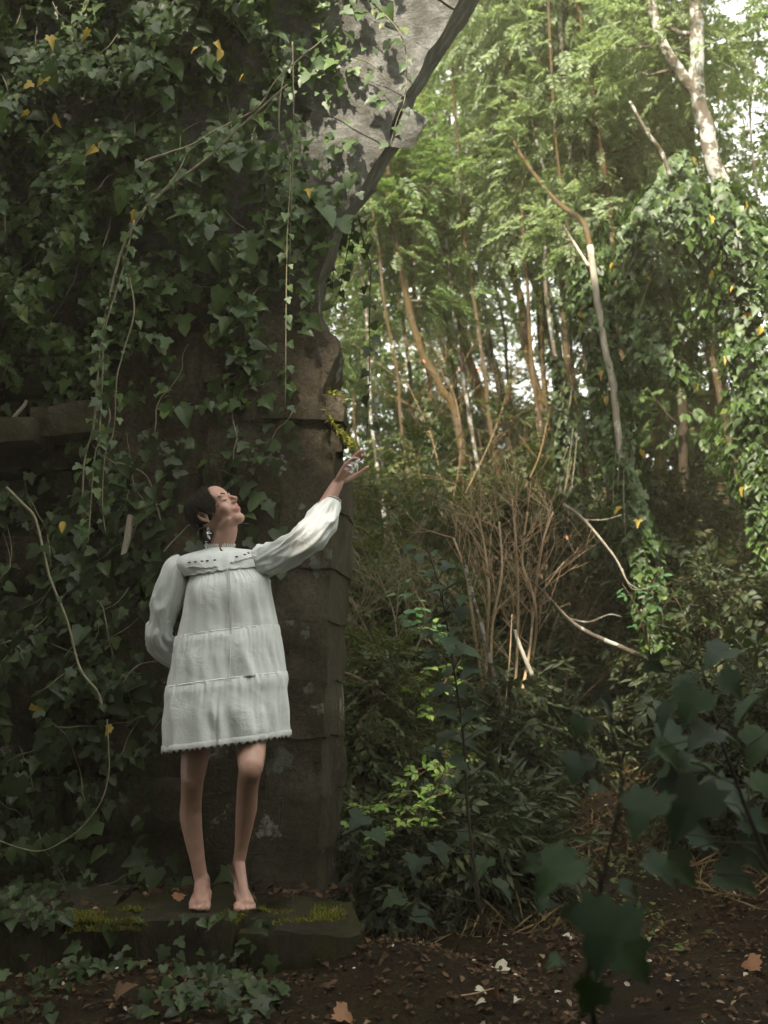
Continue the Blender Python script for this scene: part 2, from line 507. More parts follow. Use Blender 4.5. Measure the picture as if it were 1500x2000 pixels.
bump(n_, p_, noise_tex(n_, 40, 8, 0.75), 1.0, 0.03)
g = obj('ground', GV, GF, mg, None, True)
tag(g, kind='structure')

# ------------------------------------------------------------------ stone arch
def lattice(n):
    key, V, F = {}, [], []
    def vid(p):
        if p not in key:
            key[p] = len(V); V.append(p)
        return key[p]
    for ax in range(3):
        for side in (0, n):
            for i in range(n):
                for j in range(n):
                    q = []
                    for di, dj in ((0, 0), (1, 0), (1, 1), (0, 1)):
                        p = [0, 0, 0]; p[ax] = side; p[(ax + 1) % 3] = i + di; p[(ax + 2) % 3] = j + dj
                        q.append(vid(tuple(p)))
                    F.append(q if side == n else q[::-1])
    return np.array(V, float) / n * 2 - 1, np.array(F)
LAT = {n: lattice(n) for n in (2, 3, 6, 10)}

def rough_block(c, n=6, amp=0.012, rnd=0.25, seed=0.0, freq=3.5):
    """c: 8 corners, front bl br tr tl then back bl br tr tl"""
    q, F = LAT[n]
    x, y, z = q[:, 0], q[:, 1], q[:, 2]
    k = rnd
    X = x * np.sqrt(1 - k / 2 * (y * y + z * z) * 0.5 + k / 3 * y * y * z * z * 0.5)
    Y = y * np.sqrt(1 - k / 2 * (x * x + z * z) * 0.5 + k / 3 * x * x * z * z * 0.5)
    Z = z * np.sqrt(1 - k / 2 * (x * x + y * y) * 0.5 + k / 3 * x * x * y * y * 0.5)
    u, v, w = (X + 1) / 2, (Y + 1) / 2, (Z + 1) / 2     # u right, v back, w up
    c = np.asarray(c, float)
    def bil(a, b, cc, d): return (a * ((1 - u) * (1 - w))[:, None] + b * (u * (1 - w))[:, None] + cc * (u * w)[:, None] + d * ((1 - u) * w)[:, None])
    P = bil(*c[:4]) * (1 - v)[:, None] + bil(*c[4:]) * v[:, None]
    D = np.array([[*noise.noise_vector(Vector(p * freq) + Vector((seed, seed * 1.7, 0)))] for p in P]) * amp
    D += np.array([[*noise.noise_vector(Vector(p * freq * 3.3) + Vector((seed, 9, 0)))] for p in P]) * amp * 0.45
    return P + D, F

arch = thing('stone_arch', 'ruined stone arch and pier overgrown with ivy, behind the woman', 'arch', (-0.8, 5.0, 0.0))
S_FRONT = [(1100, -330), (1000, -170), (894, 0), (845, 80), (800, 160), (772, 224), (750, 290), (724, 340), (688, 396), (660, 438), (632, 500), (618, 552), (612, 650)]
S_BACK = [(1150, -330), (1052, -170), (940, 0), (888, 78), (846, 140), (812, 196), (786, 290), (752, 344), (704, 396), (678, 436), (650, 498), (636, 550), (630, 650)]
def resample(P, m):
    P = np.asarray(P, float); s = np.concatenate([[0], np.cumsum(np.linalg.norm(np.diff(P, axis=0), axis=1))])
    t = np.linspace(0, s[-1], m)
    return np.stack([np.interp(t, s, P[:, i]) for i in range(2)], -1)
NV = 11
sf = resample(S_FRONT, NV + 1)
sb = resample(S_BACK, NV + 1)
YF, YB = 5.0, 5.75
nrm = np.stack([-(np.gradient(sf[:, 1])), np.gradient(sf[:, 0])], -1)
nrm = nrm / np.linalg.norm(nrm, axis=1, keepdims=True)
nrm[nrm[:, 0] > 0] *= -1
for i in range(NV):
    wd = 165 + 20 * math.sin(i * 2.3)
    a, b = sf[i + 1], sf[i]
    ao, bo = a + nrm[i + 1] * wd, b + nrm[i] * wd
    jog = 2.5 * math.sin(i * 5.1)
    yf = YF + 0.005 * math.sin(i * 3.7)
    fr = [at(*ao, yf), at(a[0] + jog, a[1], yf), at(b[0] + jog, b[1], yf), at(*bo, yf)]
    bk = [at(sb[i + 1][0] - wd, sb[i + 1][1], YB), at(sb[i + 1][0] + jog, sb[i + 1][1], YB), at(sb[i][0] + jog, sb[i][1], YB), at(sb[i][0] - wd, sb[i][1], YB)]
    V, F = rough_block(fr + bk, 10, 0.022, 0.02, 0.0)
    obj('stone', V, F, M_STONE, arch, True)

def px_block(x0, x1, y0, y1, ya, yb, n=6, amp=0.014, rnd=0.2, seed=0, skew=0, name='stone', parent=None, backx=None, m=None, label=None):
    """a block given by its front face in the photograph, straight back in depth"""
    p = [at(x0, y1, ya), at(x1, y1, ya), at(x1 + skew, y0, ya), at(x0 + skew, y0, ya)]
    dy = np.array([0, yb - ya, 0])
    k = [q + dy for q in p]
    if backx is not None:
        k[1] = k[1] + np.array([backx, 0, 0]); k[2] = k[2] + np.array([backx, 0, 0])
    V, F = rough_block(p + k, n, amp, rnd, seed)
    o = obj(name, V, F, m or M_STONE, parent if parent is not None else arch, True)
    if label: o['label'] = label
    return o
# protruding blocks that break the curve
V, F = rough_block([at(745, 285, 5.02), at(806, 289, 5.02), at(838, 232, 5.02), at(790, 200, 5.02), at(745, 285, 5.5), at(804, 286, 5.5), at(826, 240, 5.5), at(790, 205, 5.5)], 10, 0.02, 0.45, 3)
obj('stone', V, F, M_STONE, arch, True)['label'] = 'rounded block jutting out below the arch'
V, F = rough_block([at(500, 785, 4.975), at(632, 785, 4.975), at(650, 662, 4.975), at(500, 590, 4.975), at(570, 785, 5.6), at(640, 785, 5.6), at(672, 706, 5.6), at(620, 600, 5.6)], 10, 0.025, 0.10, 0)
# pull the corbel into its beak shape
V[:, 0] += 0.05 * np.exp(-((V[:, 2] - at(660, 700, 5)[2]) / 0.09) ** 2) * smooth(-0.42, -0.2, V[:, 0])
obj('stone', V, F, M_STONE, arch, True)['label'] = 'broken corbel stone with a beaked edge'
px_block(480, 672, 771, 817, 4.955, 5.6, 10, 0.03, 0.15, 0)
px_block(480, 664, 816, 881, 4.985, 5.6, 10, 0.025, 0.08, 0)
# pier of big dressed stones
ys = [880, 985, 1105, 1210, 1330, 1440, 1560, 1665, 1775]
rg = random.Random(5)
for i in range(len(ys) - 1):
    y0, y1 = ys[i] + 0.3, ys[i + 1] - 0.3
    xr = 672 - 34 * (ys[i] - 880) / 900
    xf = 600 + rg.uniform(-6, 6)
    sp = rg.choice([490, 520, 545])
    for x0, x1 in ((395, sp - 0.5), (sp + 0.5, xr - 22)):
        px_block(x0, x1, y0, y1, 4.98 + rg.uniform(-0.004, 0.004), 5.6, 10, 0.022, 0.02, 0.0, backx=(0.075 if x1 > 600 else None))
for i, (y0, y1) in enumerate(((640, 752), (755, 878))):
    px_block(395 + 15 * i, 556, y0, y1, 4.99, 5.6, 10, 0.022, 0.02, 0.0)
# rubble of the wall
rub = []
for k in range(6):
    rg_ = random.Random(k)
    c = [(-.5, 0, -.5), (.5, 0, -.5), (.5, 0, .5), (-.5, 0, .5), (-.5, 1, -.5), (.5, 1, -.5), (.5, 1, .5), (-.5, 1, .5)]
    V, F = rough_block(c, 3, 0.10, 0.35, k * 3.1, 1.7)
    rub.append(mesh('stone', V, F, M_STONE, True))
ring_pts = np.array([[*(at(*(sf[i] + nrm[i] * 150), YF)[[0, 2]])] for i in range(NV + 1)])
def wall_right(z):
    if z < at(400, 640, 5)[2]: return at(392, 1200, 5)[0]
    rs = ring_pts[np.argsort(ring_pts[:, 1])]
    return float(np.interp(z, rs[:, 1], rs[:, 0]))
n0, n1 = at(0, 848, 5), at(188, 958, 5)
z = -0.05; ci = 0
rg = random.Random(21)
while z < 5.3:
    h = rg.uniform(0.24, 0.34); x = -4.6 + rg.uniform(0, 0.2)
    while True:
        w = rg.uniform(0.32, 0.62)
        xr = wall_right(z + h / 2)
        if x + w > xr - 0.14: w = xr - x
        if w < 0.1: break
        cz, cx = z + h / 2, x + w / 2
        niche = (cx < n1[0] and cx > -3.0 and n1[2] - 0.1 < cz < n0[2] + 0.02)
        if not niche and w > 0.1:
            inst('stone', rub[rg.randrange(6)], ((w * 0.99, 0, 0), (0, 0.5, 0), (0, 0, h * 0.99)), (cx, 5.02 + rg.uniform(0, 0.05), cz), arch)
        x += w
        if x >= xr - 0.02: break
    z += h; ci += 1
# rubble core behind the facing stones, set back
core = [at(1150, -420, 5.4), at(960, -170, 5.4), at(850, 0, 5.4), at(760, 150, 5.4), at(700, 250, 5.4), at(640, 360, 5.4), at(590, 460, 5.4), at(560, 560, 5.4), at(560, 700, 5.4), at(585, 1000, 5.4), at(560, 1790, 5.4)]
poly = [(-5.0, -0.1), *[(p[0], p[2]) for p in core[::-1]], (-5.0, 5.9)]
poly = [(poly[0][0], -0.15)] + [(x, max(zz, -0.15)) for x, zz in poly[1:]]
kk = len(poly)
V = [(x, 5.42, zz) for x, zz in poly] + [(x, 5.9, zz) for x, zz in poly]
F = [tuple(range(kk)), tuple(range(2 * kk - 1, kk - 1, -1))] + [(i, i + kk, (i + 1) % kk + kk, (i + 1) % kk) for i in range(kk)]
obj('rubble_core', V, F, M_STONE, arch)
edge = [(1130, -420), (960, -150), (862, 0), (765, 160), (700, 285), (640, 395), (582, 510), (560, 560), (562, 620), (590, 680), (590, 760), (575, 800), (575, 1785), (200, 1785), (200, -420)]
V = [at(x_, y_, 5.045) for x_, y_ in edge]; kk = len(V)
V = V + [v + np.array([0, 0.5, 0]) for v in V]
F = [tuple(range(kk))[::-1], tuple(range(kk, 2 * kk))] + [(i, (i + 1) % kk, (i + 1) % kk + kk, i + kk) for i in range(kk)]
obj('mortar', V, F, M_STONE, arch)
# lintel over the dark niche
px_block(-60, 62, 812, 862, 4.76, 5.4, 6, 0.02, 0.25, 61, skew=4, label='pale lintel stone over the niche')
px_block(60, 186, 786, 846, 4.82, 5.4, 10, 0.03, 0.2, 62, skew=-3, label='pale lintel stone over the niche')

# ------------------------------------------------------------------ ledge the woman stands on
Z_LEDGE = at(400, 1783, 4.36)[2]
ledge = thing('stone_ledge', 'low mossy stone ledge under the woman’s bare feet', 'ledge', (-0.9, 4.5, 0.0))
M_MOSSY = bark_mat('mossy_stone', (0.022, 0.017, 0.011), (0.055, 0.044, 0.029), (0.034, 0.034, 0.009), 0.48, (0.22, 0.21, 0.17), 0.68)
def world_block(x0, x1, y0, y1, z0, z1, **k):
    c = [(x0, y0, z0), (x1, y0, z0), (x1, y0, z1), (x0, y0, z1), (x0, y1, z0), (x1, y1, z0), (x1, y1, z1), (x0, y1, z1)]
    return rough_block(c, k.get('n', 6), k.get('amp', 0.012), k.get('rnd', 0.12), k.get('seed', 0))
xs = [-2.45, -1.95, -1.42, -1.02, -0.52, -0.10]
for i in range(5):
    V, F = world_block(xs[i], xs[i + 1] - 0.01, 4.24 + 0.03 * math.sin(i * 2), 4.98, -0.08, Z_LEDGE + (0.0 if i in (2, 3) else 0.01 * math.sin(i * 3) - 0.008 - (0.03 if i == 4 else 0)), n=10, amp=0.03 if i < 4 else 0.05, rnd=0.14 if i < 4 else 0.45, seed=i + 80)
    obj('stone', V, F, M_MOSSY, ledge, True)
step = thing('stone_step', 'sunken mossy step stones below the ledge', 'step', (-1.0, 4.0, 0.0))
xs = [-2.2, -1.55, -1.0, -0.35]
for i in range(3):
    V, F = world_block(xs[i], xs[i + 1] - 0.015, 3.92 + 0.03 * math.sin(i * 4), 4.235, -0.08, 0.10 + 0.012 * math.sin(i * 2.2), n=10, amp=0.014, rnd=0.18, seed=i + 90)
    obj('stone', V, F, M_MOSSY, step, True)

def moss(parent, pts, name='moss'):
    """thousands of tiny upright blades"""
    rg = np.random.default_rng(3)
    pos = []
    for (x0, x1, y0, y1, zf, n) in pts:
        x = rg.uniform(x0, x1, n); y = rg.uniform(y0, y1, n)
        keep = np.array([noise.noise((a * 6, b * 6, 1.3)) > -0.12 for a, b in zip(x, y)])
        x, y = x[keep], y[keep]
        z = zf + np.array([0.02 * noise.noise((a * 9, b * 9, 0)) for a, b in zip(x, y)])
        pos.append(np.stack([x, y, z], -1))
    pos = np.concatenate(pos)
    tm = (np.array([(0, -0.18, 0), (0, 0.18, 0), (0.6, 0.10, 0.1), (1, 0, 0.3)]), np.array([(0, 1, 2), (0, 2, 3)]))
    d = np.array([0, -0.2, 0.9]) + rg.normal(0, 0.55, (len(pos), 3))
    V, F = cloud(tm, pos, frames(d, rg.normal(0, 1, (len(pos), 3))), rg.uniform(0.012, 0.026, len(pos)))
    o = obj(name, V, F, M_MOSS, parent)
    o['kind'] = 'stuff'
    return o
M_MOSS = leaf_mat('moss', [(0.0, (0.10, 0.105, 0.012)), (0.6, (0.17, 0.17, 0.02)), (1, (0.26, 0.24, 0.035))], 0.8, 0.3)
moss(ledge, [(-1.15, -0.84, 4.20, 4.42, Z_LEDGE - 0.005, 3800), (-1.12, -0.86, 4.195, 4.24, Z_LEDGE - 0.03, 900), (-0.6, -0.15, 4.25, 4.5, Z_LEDGE - 0.008, 1200)])
moss(step, [(-1.7, -0.45, 3.92, 4.12, 0.098, 2400)])

# ------------------------------------------------------------------ ivy on the wall
DG = np.array([
    [1, 1, 1, 1, .9, .7, .32, .05, 0],
    [1, 1, 1, .9, .55, .4, .22, .03, 0],
    [1, 1, .9, .7, .35, .12, .13, .04, 0],
    [1, .9, .8, .5, .35, .25, .17, .05, 0],
    [.95, .8, .7, .5, .4, .4, .42, .1, 0],
    [.9, .75, .6, .32, .32, .38, .32, 0, 0],
    [.95, .7, .4, .18, .2, .3, .18, 0, 0],
    [.85, .6, .25, .07, .12, .18, .08, 0, 0],
    [.05, .03, .22, .07, .08, .10, .0, 0, 0],
    [.06, .08, .42, .12, .10, .15, 0, 0, 0],
    [.45, .45, .6, .45, .1, .14, 0, 0, 0],
    [.6, .6, .6, .5, .04, .03, 0, 0, 0],
    [.7, .6, .6, .4, 0, 0, 0, 0, 0],
    [.6, .75, .65, .3, 0, 0, 0, 0, 0],
    [.8, .9, .8, .22, .03, 0, 0, 0, 0],
    [.6, .65, .45, .12, 0, 0, 0, 0, 0],
    [.5, .5, .3, .08, .03, 0, 0, 0, 0],
    [.6, .5, .35, .2, 0.05, 0, 0, 0, 0],
    [.6, .6, .5, .3, .1, 0, 0, 0, 0]])
def dens(px, py):
    cx = np.clip(px / 100, 0, 7.999); cy = np.clip(py / 100, 0, 17.999)
    i, j = cy.astype(int), cx.astype(int); fy, fx = cy - i, cx - j
    return (DG[i, j] * (1 - fy) * (1 - fx) + DG[i, j + 1] * (1 - fy) * fx + DG[i + 1, j] * fy * (1 - fx) + DG[i + 1, j + 1] * fy * fx)

def at_many(px, py, Y):
    cx = (px - 750) / FPX; cy = (1000 - py) / FPX
    d = np.stack([cx, math.cos(PITCH) - cy * math.sin(PITCH), math.sin(PITCH) + cy * math.cos(PITCH)], -1)
    return CAM + d * (Y / d[:, 1])[:, None]

def arch_edge(py):
    e = np.array([(p[1], p[0]) for p in S_FRONT] + [(700, 600), (1800, 590)])
    return np.interp(py, e[:, 0], e[:, 1])

def leaves(parent, tms, meshes, mat, pos, xd, zd, sz, n_single=300, single_order=None, name='leaf'):
    """the n_single largest leaves as objects, the rest one mass"""
    M = frames(xd, zd)
    rg = np.random.default_rng(len(pos))
    order = np.argsort(-(sz if single_order is None else single_order))
    s = order[:n_single]; r = order[n_single:]
    for i in s:
        inst(name, meshes[int(rg.integers(0, len(meshes)))], M[i] * sz[i], pos[i], parent)
    if len(r):
        sel = rg.integers(0, len(tms), len(r)); parts = []
        for k, tm in enumerate(tms):
            q = r[sel == k]
            if len(q): parts.append(cloud(tm, pos[q], M[q], sz[q]))
        V, F = cat_mesh(parts)
        o = obj('leaf_mass', V, F, mat, parent)
        o['kind'] = 'stuff'

IVY_ME = [mesh('leaf', t[0], t[1], M_IVY) for t in IVYS]
IVYD_ME = [mesh('leaf', t[0], t[1], M_IVYD) for t in IVYS]
YEL_MS = [mesh('yellow_leaf', (t_[0] + np.array([0, 0, 0])) * np.array([1, w_, 2.2]), t_[1], M_YEL) for t_, w_ in ((IVY_A, .8), (IVY_C, .9), (OVAL, 1.1), (IVY_A, .5), (IVY_S, .7))]

def ivy_patch(label, y0, y1, n, thick, size, seed, mat, meshes, stems=60, base_px=(200, 1770)):
    rg = np.random.default_rng(seed)
    px = rg.uniform(-330, 800, n * 3); py = rg.uniform(y0, y1, n * 3)
    d = dens(np.maximum(px, 0), py)
    clump = np.array([noise.noise((a / 85, b / 85, seed)) for a, b in zip(px, py)])
    fine = np.array([noise.noise((a / 30, b / 30, seed + 5)) for a, b in zip(px, py)])
    keep = (rg.uniform(0, 1, len(px)) < d * np.clip(0.75 + 1.5 * clump + 0.6 * fine, 0.02, 1.5)) & (px < arch_edge(py) - 4 + rg.normal(0, 8, len(px)))
    px, py, cl = px[keep][:n], py[keep][:n], clump[keep][:n]
    dd = dens(np.maximum(px, 0), py)
    tk = 0.03 + thick * dd * np.clip(0.6 + 1.1 * cl, 0.05, 1.4)
    Y = 4.97 - rg.uniform(0.0, 1, len(px)) ** 0.8 * tk
    pos = at_many(px, py, Y)
    xd = np.stack([rg.normal(-0.1, 0.55, len(px)), rg.normal(-0.25, 0.35, len(px)), -0.75 + rg.normal(0, 0.35, len(px))], -1)
    zd = np.stack([rg.normal(-0.15, 0.35, len(px)), -1 + rg.normal(0, 0.3, len(px)), 0.75 + rg.normal(0, 0.45, len(px))], -1)
    sz = size(px, py, rg)
    b = at(*base_px, 4.95)
    t = thing('ivy', label, 'ivy', (b[0], b[1], b[2]))
    leaves(t, IVYS, meshes, mat, pos, xd, zd, sz)
    # creeping stems
    L = []
    for k in range(stems):
        i = rg.integers(0, len(px))
        q = np.array([px[i], py[i]]); a = rg.normal(-1.2, 0.5)
        P = []
        for s in range(9):
            P.append(at(q[0], q[1], 4.95 - (0.02 + 0.55 * thick * float(dens(np.array([max(q[0], 0)]), np.array([q[1]]))[0]) * (0.5 + 0.5 * math.sin(s + k)))))
            a += rg.normal(0, 0.28); q = q + 24 * np.array([math.cos(a), -math.sin(a) * -1 if False else math.sin(a)])
            if q[0] > arch_edge(q[1]) - 10: break
        if len(P) > 3:
            L.append(tube(interp(P, len(P) * 2), [rg.uniform(0.002, 0.005), 0.0012], 4))
    V, F = tubes(L)
    obj('stem', V, F, M_VINE, t)
    # some yellow leaves
    for yx, yy in YELLOW:
        if y0 <= yy < y1:
            o = inst('yellow_leaf', YEL_MS[int(rg.integers(0, 5))], frames(np.array([[rg.normal(0, .9), -0.3 + rg.normal(0, .4), -1]]), np.array([[rg.normal(0, .9), -1, .3 + rg.normal(0, .5)]]))[0] * rg.uniform(0.04, 0.065), at(yx, yy, 4.93 - 1.05 * thick * float(dens(np.array([yx]), np.array([yy]))[0])), t)
            o['label'] = 'yellow ivy leaf'
    return t
YELLOW = [(172, 58), (97, 72), (63, 162), (92, 150), (385, 94), (420, 82), (430, 95), (476, 145), (55, 217), (108, 220), (199, 278), (265, 412), (268, 420), (606, 370), (124, 1018), (219, 1420), (278, 1788), (60, 1376), (190, 290)]
sz_up = lambda px, py, rg: np.clip(np.interp(px, [0, 300, 450, 700], [0.038, 0.041, 0.049, 0.054]) * rg.lognormal(0, 0.40, len(px)), 0.022, 0.12)
sz_lo = lambda px, py, rg: np.clip(np.interp(px, [0, 300, 600], [0.050, 0.056, 0.065]) * rg.lognormal(0, 0.3, len(px)), 0.025, 0.13)
ivy_patch('dense glossy ivy curtain covering the wall above the niche', -420, 800, 20000, 0.42, sz_up, 1, M_IVY, IVY_ME, 120, (200, 800))
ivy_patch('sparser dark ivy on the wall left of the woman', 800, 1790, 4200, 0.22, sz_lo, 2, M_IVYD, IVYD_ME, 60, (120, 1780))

# ivy over the ledge and its foot
rg_ = np.random.default_rng(9)
t = thing('ivy', 'low ivy trailing over the ledge and step below her feet', 'ivy', (-1.3, 4.2, 0.0))
n = 900
n = 620; x = rg_.uniform(-2.4, -0.12, n * 3); y = rg_.uniform(3.75, 4.26, n * 3)
kp = (np.array([noise.noise((a * 3, b * 3, 4)) for a, b in zip(x, y)]) + rg_.normal(0, 0.15, n * 3) > -0.06 + 0.12 * (x + 1.5)) & ~((x > -0.95) & (x < -0.5) & (y > 4.22))
x, y = x[kp][:n], y[kp][:n]
x2 = rg_.uniform(-2.5, -1.12, 700); y2 = rg_.uniform(4.2, 4.96, 700)
kp = np.array([noise.noise((a * 4, b * 4, 8)) for a, b in zip(x2, y2)]) > -0.12
x, y = np.concatenate([x, x2[kp]]), np.concatenate([y, y2[kp]])
zz = np.where(y > 4.2, Z_LEDGE - 0.02, np.maximum(ground_z(x, y), np.interp(y, [3.75, 3.92, 4.0, 4.16, 4.23], [0.03, 0.08, 0.12, 0.13, Z_LEDGE - 0.03]))) + rg_.uniform(0, 0.05, len(x))
xd = np.stack([rg_.normal(0, .6, len(x)), -0.6 + rg_.normal(0, .4, len(x)), -0.45 + rg_.normal(0, .35, len(x))], -1)
zd = np.stack([rg_.normal(0, .3, len(x)), -0.7 + rg_.normal(0, .3, len(x)), 1 + rg_.normal(0, .3, len(x))], -1)
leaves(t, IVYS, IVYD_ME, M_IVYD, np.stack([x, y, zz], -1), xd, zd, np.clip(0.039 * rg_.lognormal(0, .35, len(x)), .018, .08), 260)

# ------------------------------------------------------------------ hanging and trailing vines
def vine(label, pts, Ys, r=(0.004, 0.002), leaf_sz=0.045, every=0.06, seed=0, mats=(M_VINE,), me=None, skip=None, group=None, side=None, name='ivy_vine'):
    rg = np.random.default_rng(seed + 100)
    if np.ndim(Ys) == 0: Ys = [Ys] * len(pts)
    P = [at(p[0], p[1], y) for p, y in zip(pts, Ys)]
    path = interp(P, len(P) * 6)
    L = [tube(path, list(r), 5, lump=0.08, seed=seed)]
    t = thing(name, label, 'vine', tuple(path[0]), group)
    s = np.concatenate([[0], np.cumsum(np.linalg.norm(np.diff(path, axis=0), axis=1))])
    if leaf_sz:
        d = 0.03
        me = me or IVY_ME
        while d < s[-1]:
            q = np.array([np.interp(d, s, path[:, i]) for i in range(3)])
            f = d / s[-1]
            if skip is None or not (skip[0] < f < skip[1]):
                out = np.array([rg.choice([-1, 1]) * rg.uniform(0.3, 1), rg.uniform(-0.8, -0.1), rg.uniform(-0.4, 0.2)])
                out = out / np.linalg.norm(out)
                pet = rg.uniform(0.012, 0.03)
                q2 = q + out * pet
                L.append(tube(np.array([q, (q + q2) / 2 + [0, 0, 0.004], q2]), [0.0012, 0.0008], 3))
                xd = out * 0.6 + np.array([0, -0.1, -0.9]) + rg.normal(0, 0.25, 3)
                zd = np.array([rg.normal(0, .4), -1, 0.6 + rg.normal(0, .3)])
                inst('leaf', me[int(rg.integers(0, len(me)))], frames(xd[None], zd[None])[0] * leaf_sz * rg.uniform(0.6, 1.25), q2, t)
            d += every * rg.uniform(0.5, 1.5)
    V, F = tubes(L)
    obj('stem', V, F, mats[0], t, True)
    return t
vine('ivy strand hanging straight down right of the dark gap', [(571, 82), (573, 200), (571, 330), (567, 450), (565, 560)], [4.6, 4.62, 4.7, 4.78, 4.85], leaf_sz=0.042, every=0.05, seed=1)
vine('thin ivy strand looping beside the straight hanging one', [(556, 140), (547, 190), (545, 255), (560, 285), (567, 340), (563, 420), (560, 500), (557, 800)], 4.66, leaf_sz=0.04, every=0.07, seed=2)
vine('short side shoot of ivy reaching right from the hanging strand', [(573, 222), (600, 246), (620, 262), (645, 268)], 4.6, (0.003, 0.0012), 0.036, 0.03, 3)
vine('ivy strand crossing the pale arch face to its soffit', [(690, -30), (752, 30), (778, 60), (792, 95), (794, 150), (790, 195), (775, 235), (762, 285)], 4.85, leaf_sz=0.05, every=0.055, seed=4)
vine('upper of the pale woody vines rising from the yellow leaves', [(275, 330), (290, 312), (370, 285), (420, 255), (500, 212), (545, 150), (640, 70)], 4.5, (0.006, 0.0035), 0.045, 0.10, 5, skip=(0.1, 0.25))
vine('straight pale woody vine running up under the first', [(285, 404), (330, 365), (400, 312), (450, 265), (505, 215), (550, 175)], 4.52, (0.0065, 0.004), 0.04, 0.16, 6)
vine('slim forked vine between the two woody ones', [(302, 392), (345, 340), (365, 300), (385, 282)], 4.5, (0.004, 0.002), 0.04, 0.1, 7)
vine('thick vine running down past the niche, leftmost of three', [(285, 404), (245, 470), (218, 560), (200, 650), (190, 740), (183, 830), (165, 900), (160, 1010)], 4.62, (0.006, 0.004), 0.042, 0.05, 8)
vine('leafy vine in the middle of three beside the niche', [(262, 430), (236, 540), (205, 640), (200, 730), (194, 850), (184, 900), (172, 1060)], 4.58, (0.005, 0.003), 0.044, 0.032, 9)
vine('vine with bare tip, rightmost of three beside the niche', [(240, 500), (262, 600), (240, 690), (228, 740), (222, 840), (205, 890), (200, 980), (206, 1040)], 4.64, (0.004, 0.002), 0.036, 0.075, 10)
vine('long bare bramble cane arching down the wall', [(12, 952), (45, 985), (66, 1008), (80, 1055), (98, 1130), (132, 1216), (156, 1305), (190, 1350), (200, 1382)], 4.55, (0.0065, 0.0045), 0.05, 0.22, 11, me=IVYD_ME)
vine('thin curved tendril looping at the lower left wall', [(209, 1405), (212, 1460), (212, 1515), (196, 1568), (160, 1615), (120, 1645), (80, 1662), (35, 1655), (-30, 1630)], 4.5, (0.0028, 0.0022), 0, 0.2, 12)
vine('dark ivy strand hanging under the arch, left of the long one', [(690, 430), (683, 470), (672, 520), (662, 570), (645, 600)], 5.6, (0.004, 0.002), 0.06, 0.05, 13, (M_STEMD,), IVYD_ME)
vine('long dark ivy strand hanging free beside the arch', [(700, 420), (712, 480), (724, 520), (722, 580), (722, 690), (720, 780), (716, 860)], 5.6, (0.004, 0.002), 0.058, 0.06, 14, (M_STEMD,), IVYD_ME)
vine('short dark ivy strand with broad leaves under the arch', [(676, 450), (662, 470), (655, 500), (648, 560)], 5.65, (0.004, 0.002), 0.065, 0.045, 15, (M_STEMD,), IVYD_ME)
vine('stubby broken white branch over the lintel', [(22, 842), (28, 815), (45, 795), (52, 782)], 4.78, (0.011, 0.007), 0, 0.1, 16, (M_PALE,), name='dead_branch')
ps = thing('broken_stone', 'pale sunlit splinter of stone among ivy left of her head', 'stone', tuple(at(250, 1080, 4.9)))
V, F = rough_block([at(237, 1085, 4.86), at(247, 1080, 4.86), at(262, 1010, 4.86), at(248, 1005, 4.86), at(237, 1085, 4.98), at(252, 1080, 4.98), at(270, 1015, 4.98), at(248, 1000, 4.98)], 6, 0.008, 0.3, 4)
obj('splinter', V, F, M_PALE, ps, True)
# ------------------------------------------------------------------ forest
def grow(path, r0, r1, rg, t0, nb, blen, nsp, droop=0.3, up=0.25, twig=True, minlen=0.4, side=None):
    """trunk with limbs; returns wood tris and the places and directions for sprays"""
    path = np.asarray(path)
    k = len(path)
    L = [tube(path, np.linspace(r0, r1, k), 8, lump=0.05, seed=int(rg.integers(1e6)))]
    sp, sd = [], []
    for b in range(nb):
        t = t0 + (1 - t0) * (b + rg.uniform(0, 1)) / nb
        q = np.array([np.interp(t * (k - 1), np.arange(k), path[:, i]) for i in range(3)])
        rad = (r0 + (r1 - r0) * t) * 0.42
        a = rg.uniform(0, 2 * math.pi)
        if side is not None: a = side + rg.normal(0, 1.0)
        d = np.array([math.cos(a), math.sin(a), up + rg.normal(0, 0.3)])
        ln = blen * rg.uniform(minlen, 1.0) * (1 - 0.4 * t)
        P = [q]
        for s in range(5):
            d = d + rg.normal(0, 0.18, 3) + np.array([0, 0, 0.08 - droop * s / 9]); d = d / np.linalg.norm(d)
            P.append(P[-1] + d * ln / 5)
        P = np.array(P)
        L.append(tube(P, [max(rad, 0.006), 0.0025], 5))
        for s in range(nsp):
            f = rg.uniform(0.2, 1.0) * 5; i = min(int(f), 4)
            c = P[i] + (P[i + 1] - P[i]) * (f - i)
            off = rg.normal(0, 1, 3); off = off / np.linalg.norm(off) * rg.uniform(0, 0.85) * (0.35 + ln * 0.35)
            dd = norm(P[min(i + 1, 5)] - P[i]) * 0.6 + off * 1.6
            sp.append(c + off); sd.append(dd)
            if twig and s % 5 == 0:
                L.append(tube(np.array([c, c + off * 0.5 + [0, 0, .01], c + off]), [0.003, 0.0015], 3))
    V, F = tubes(L)
    return V, F, np.array(sp), np.array(sd)

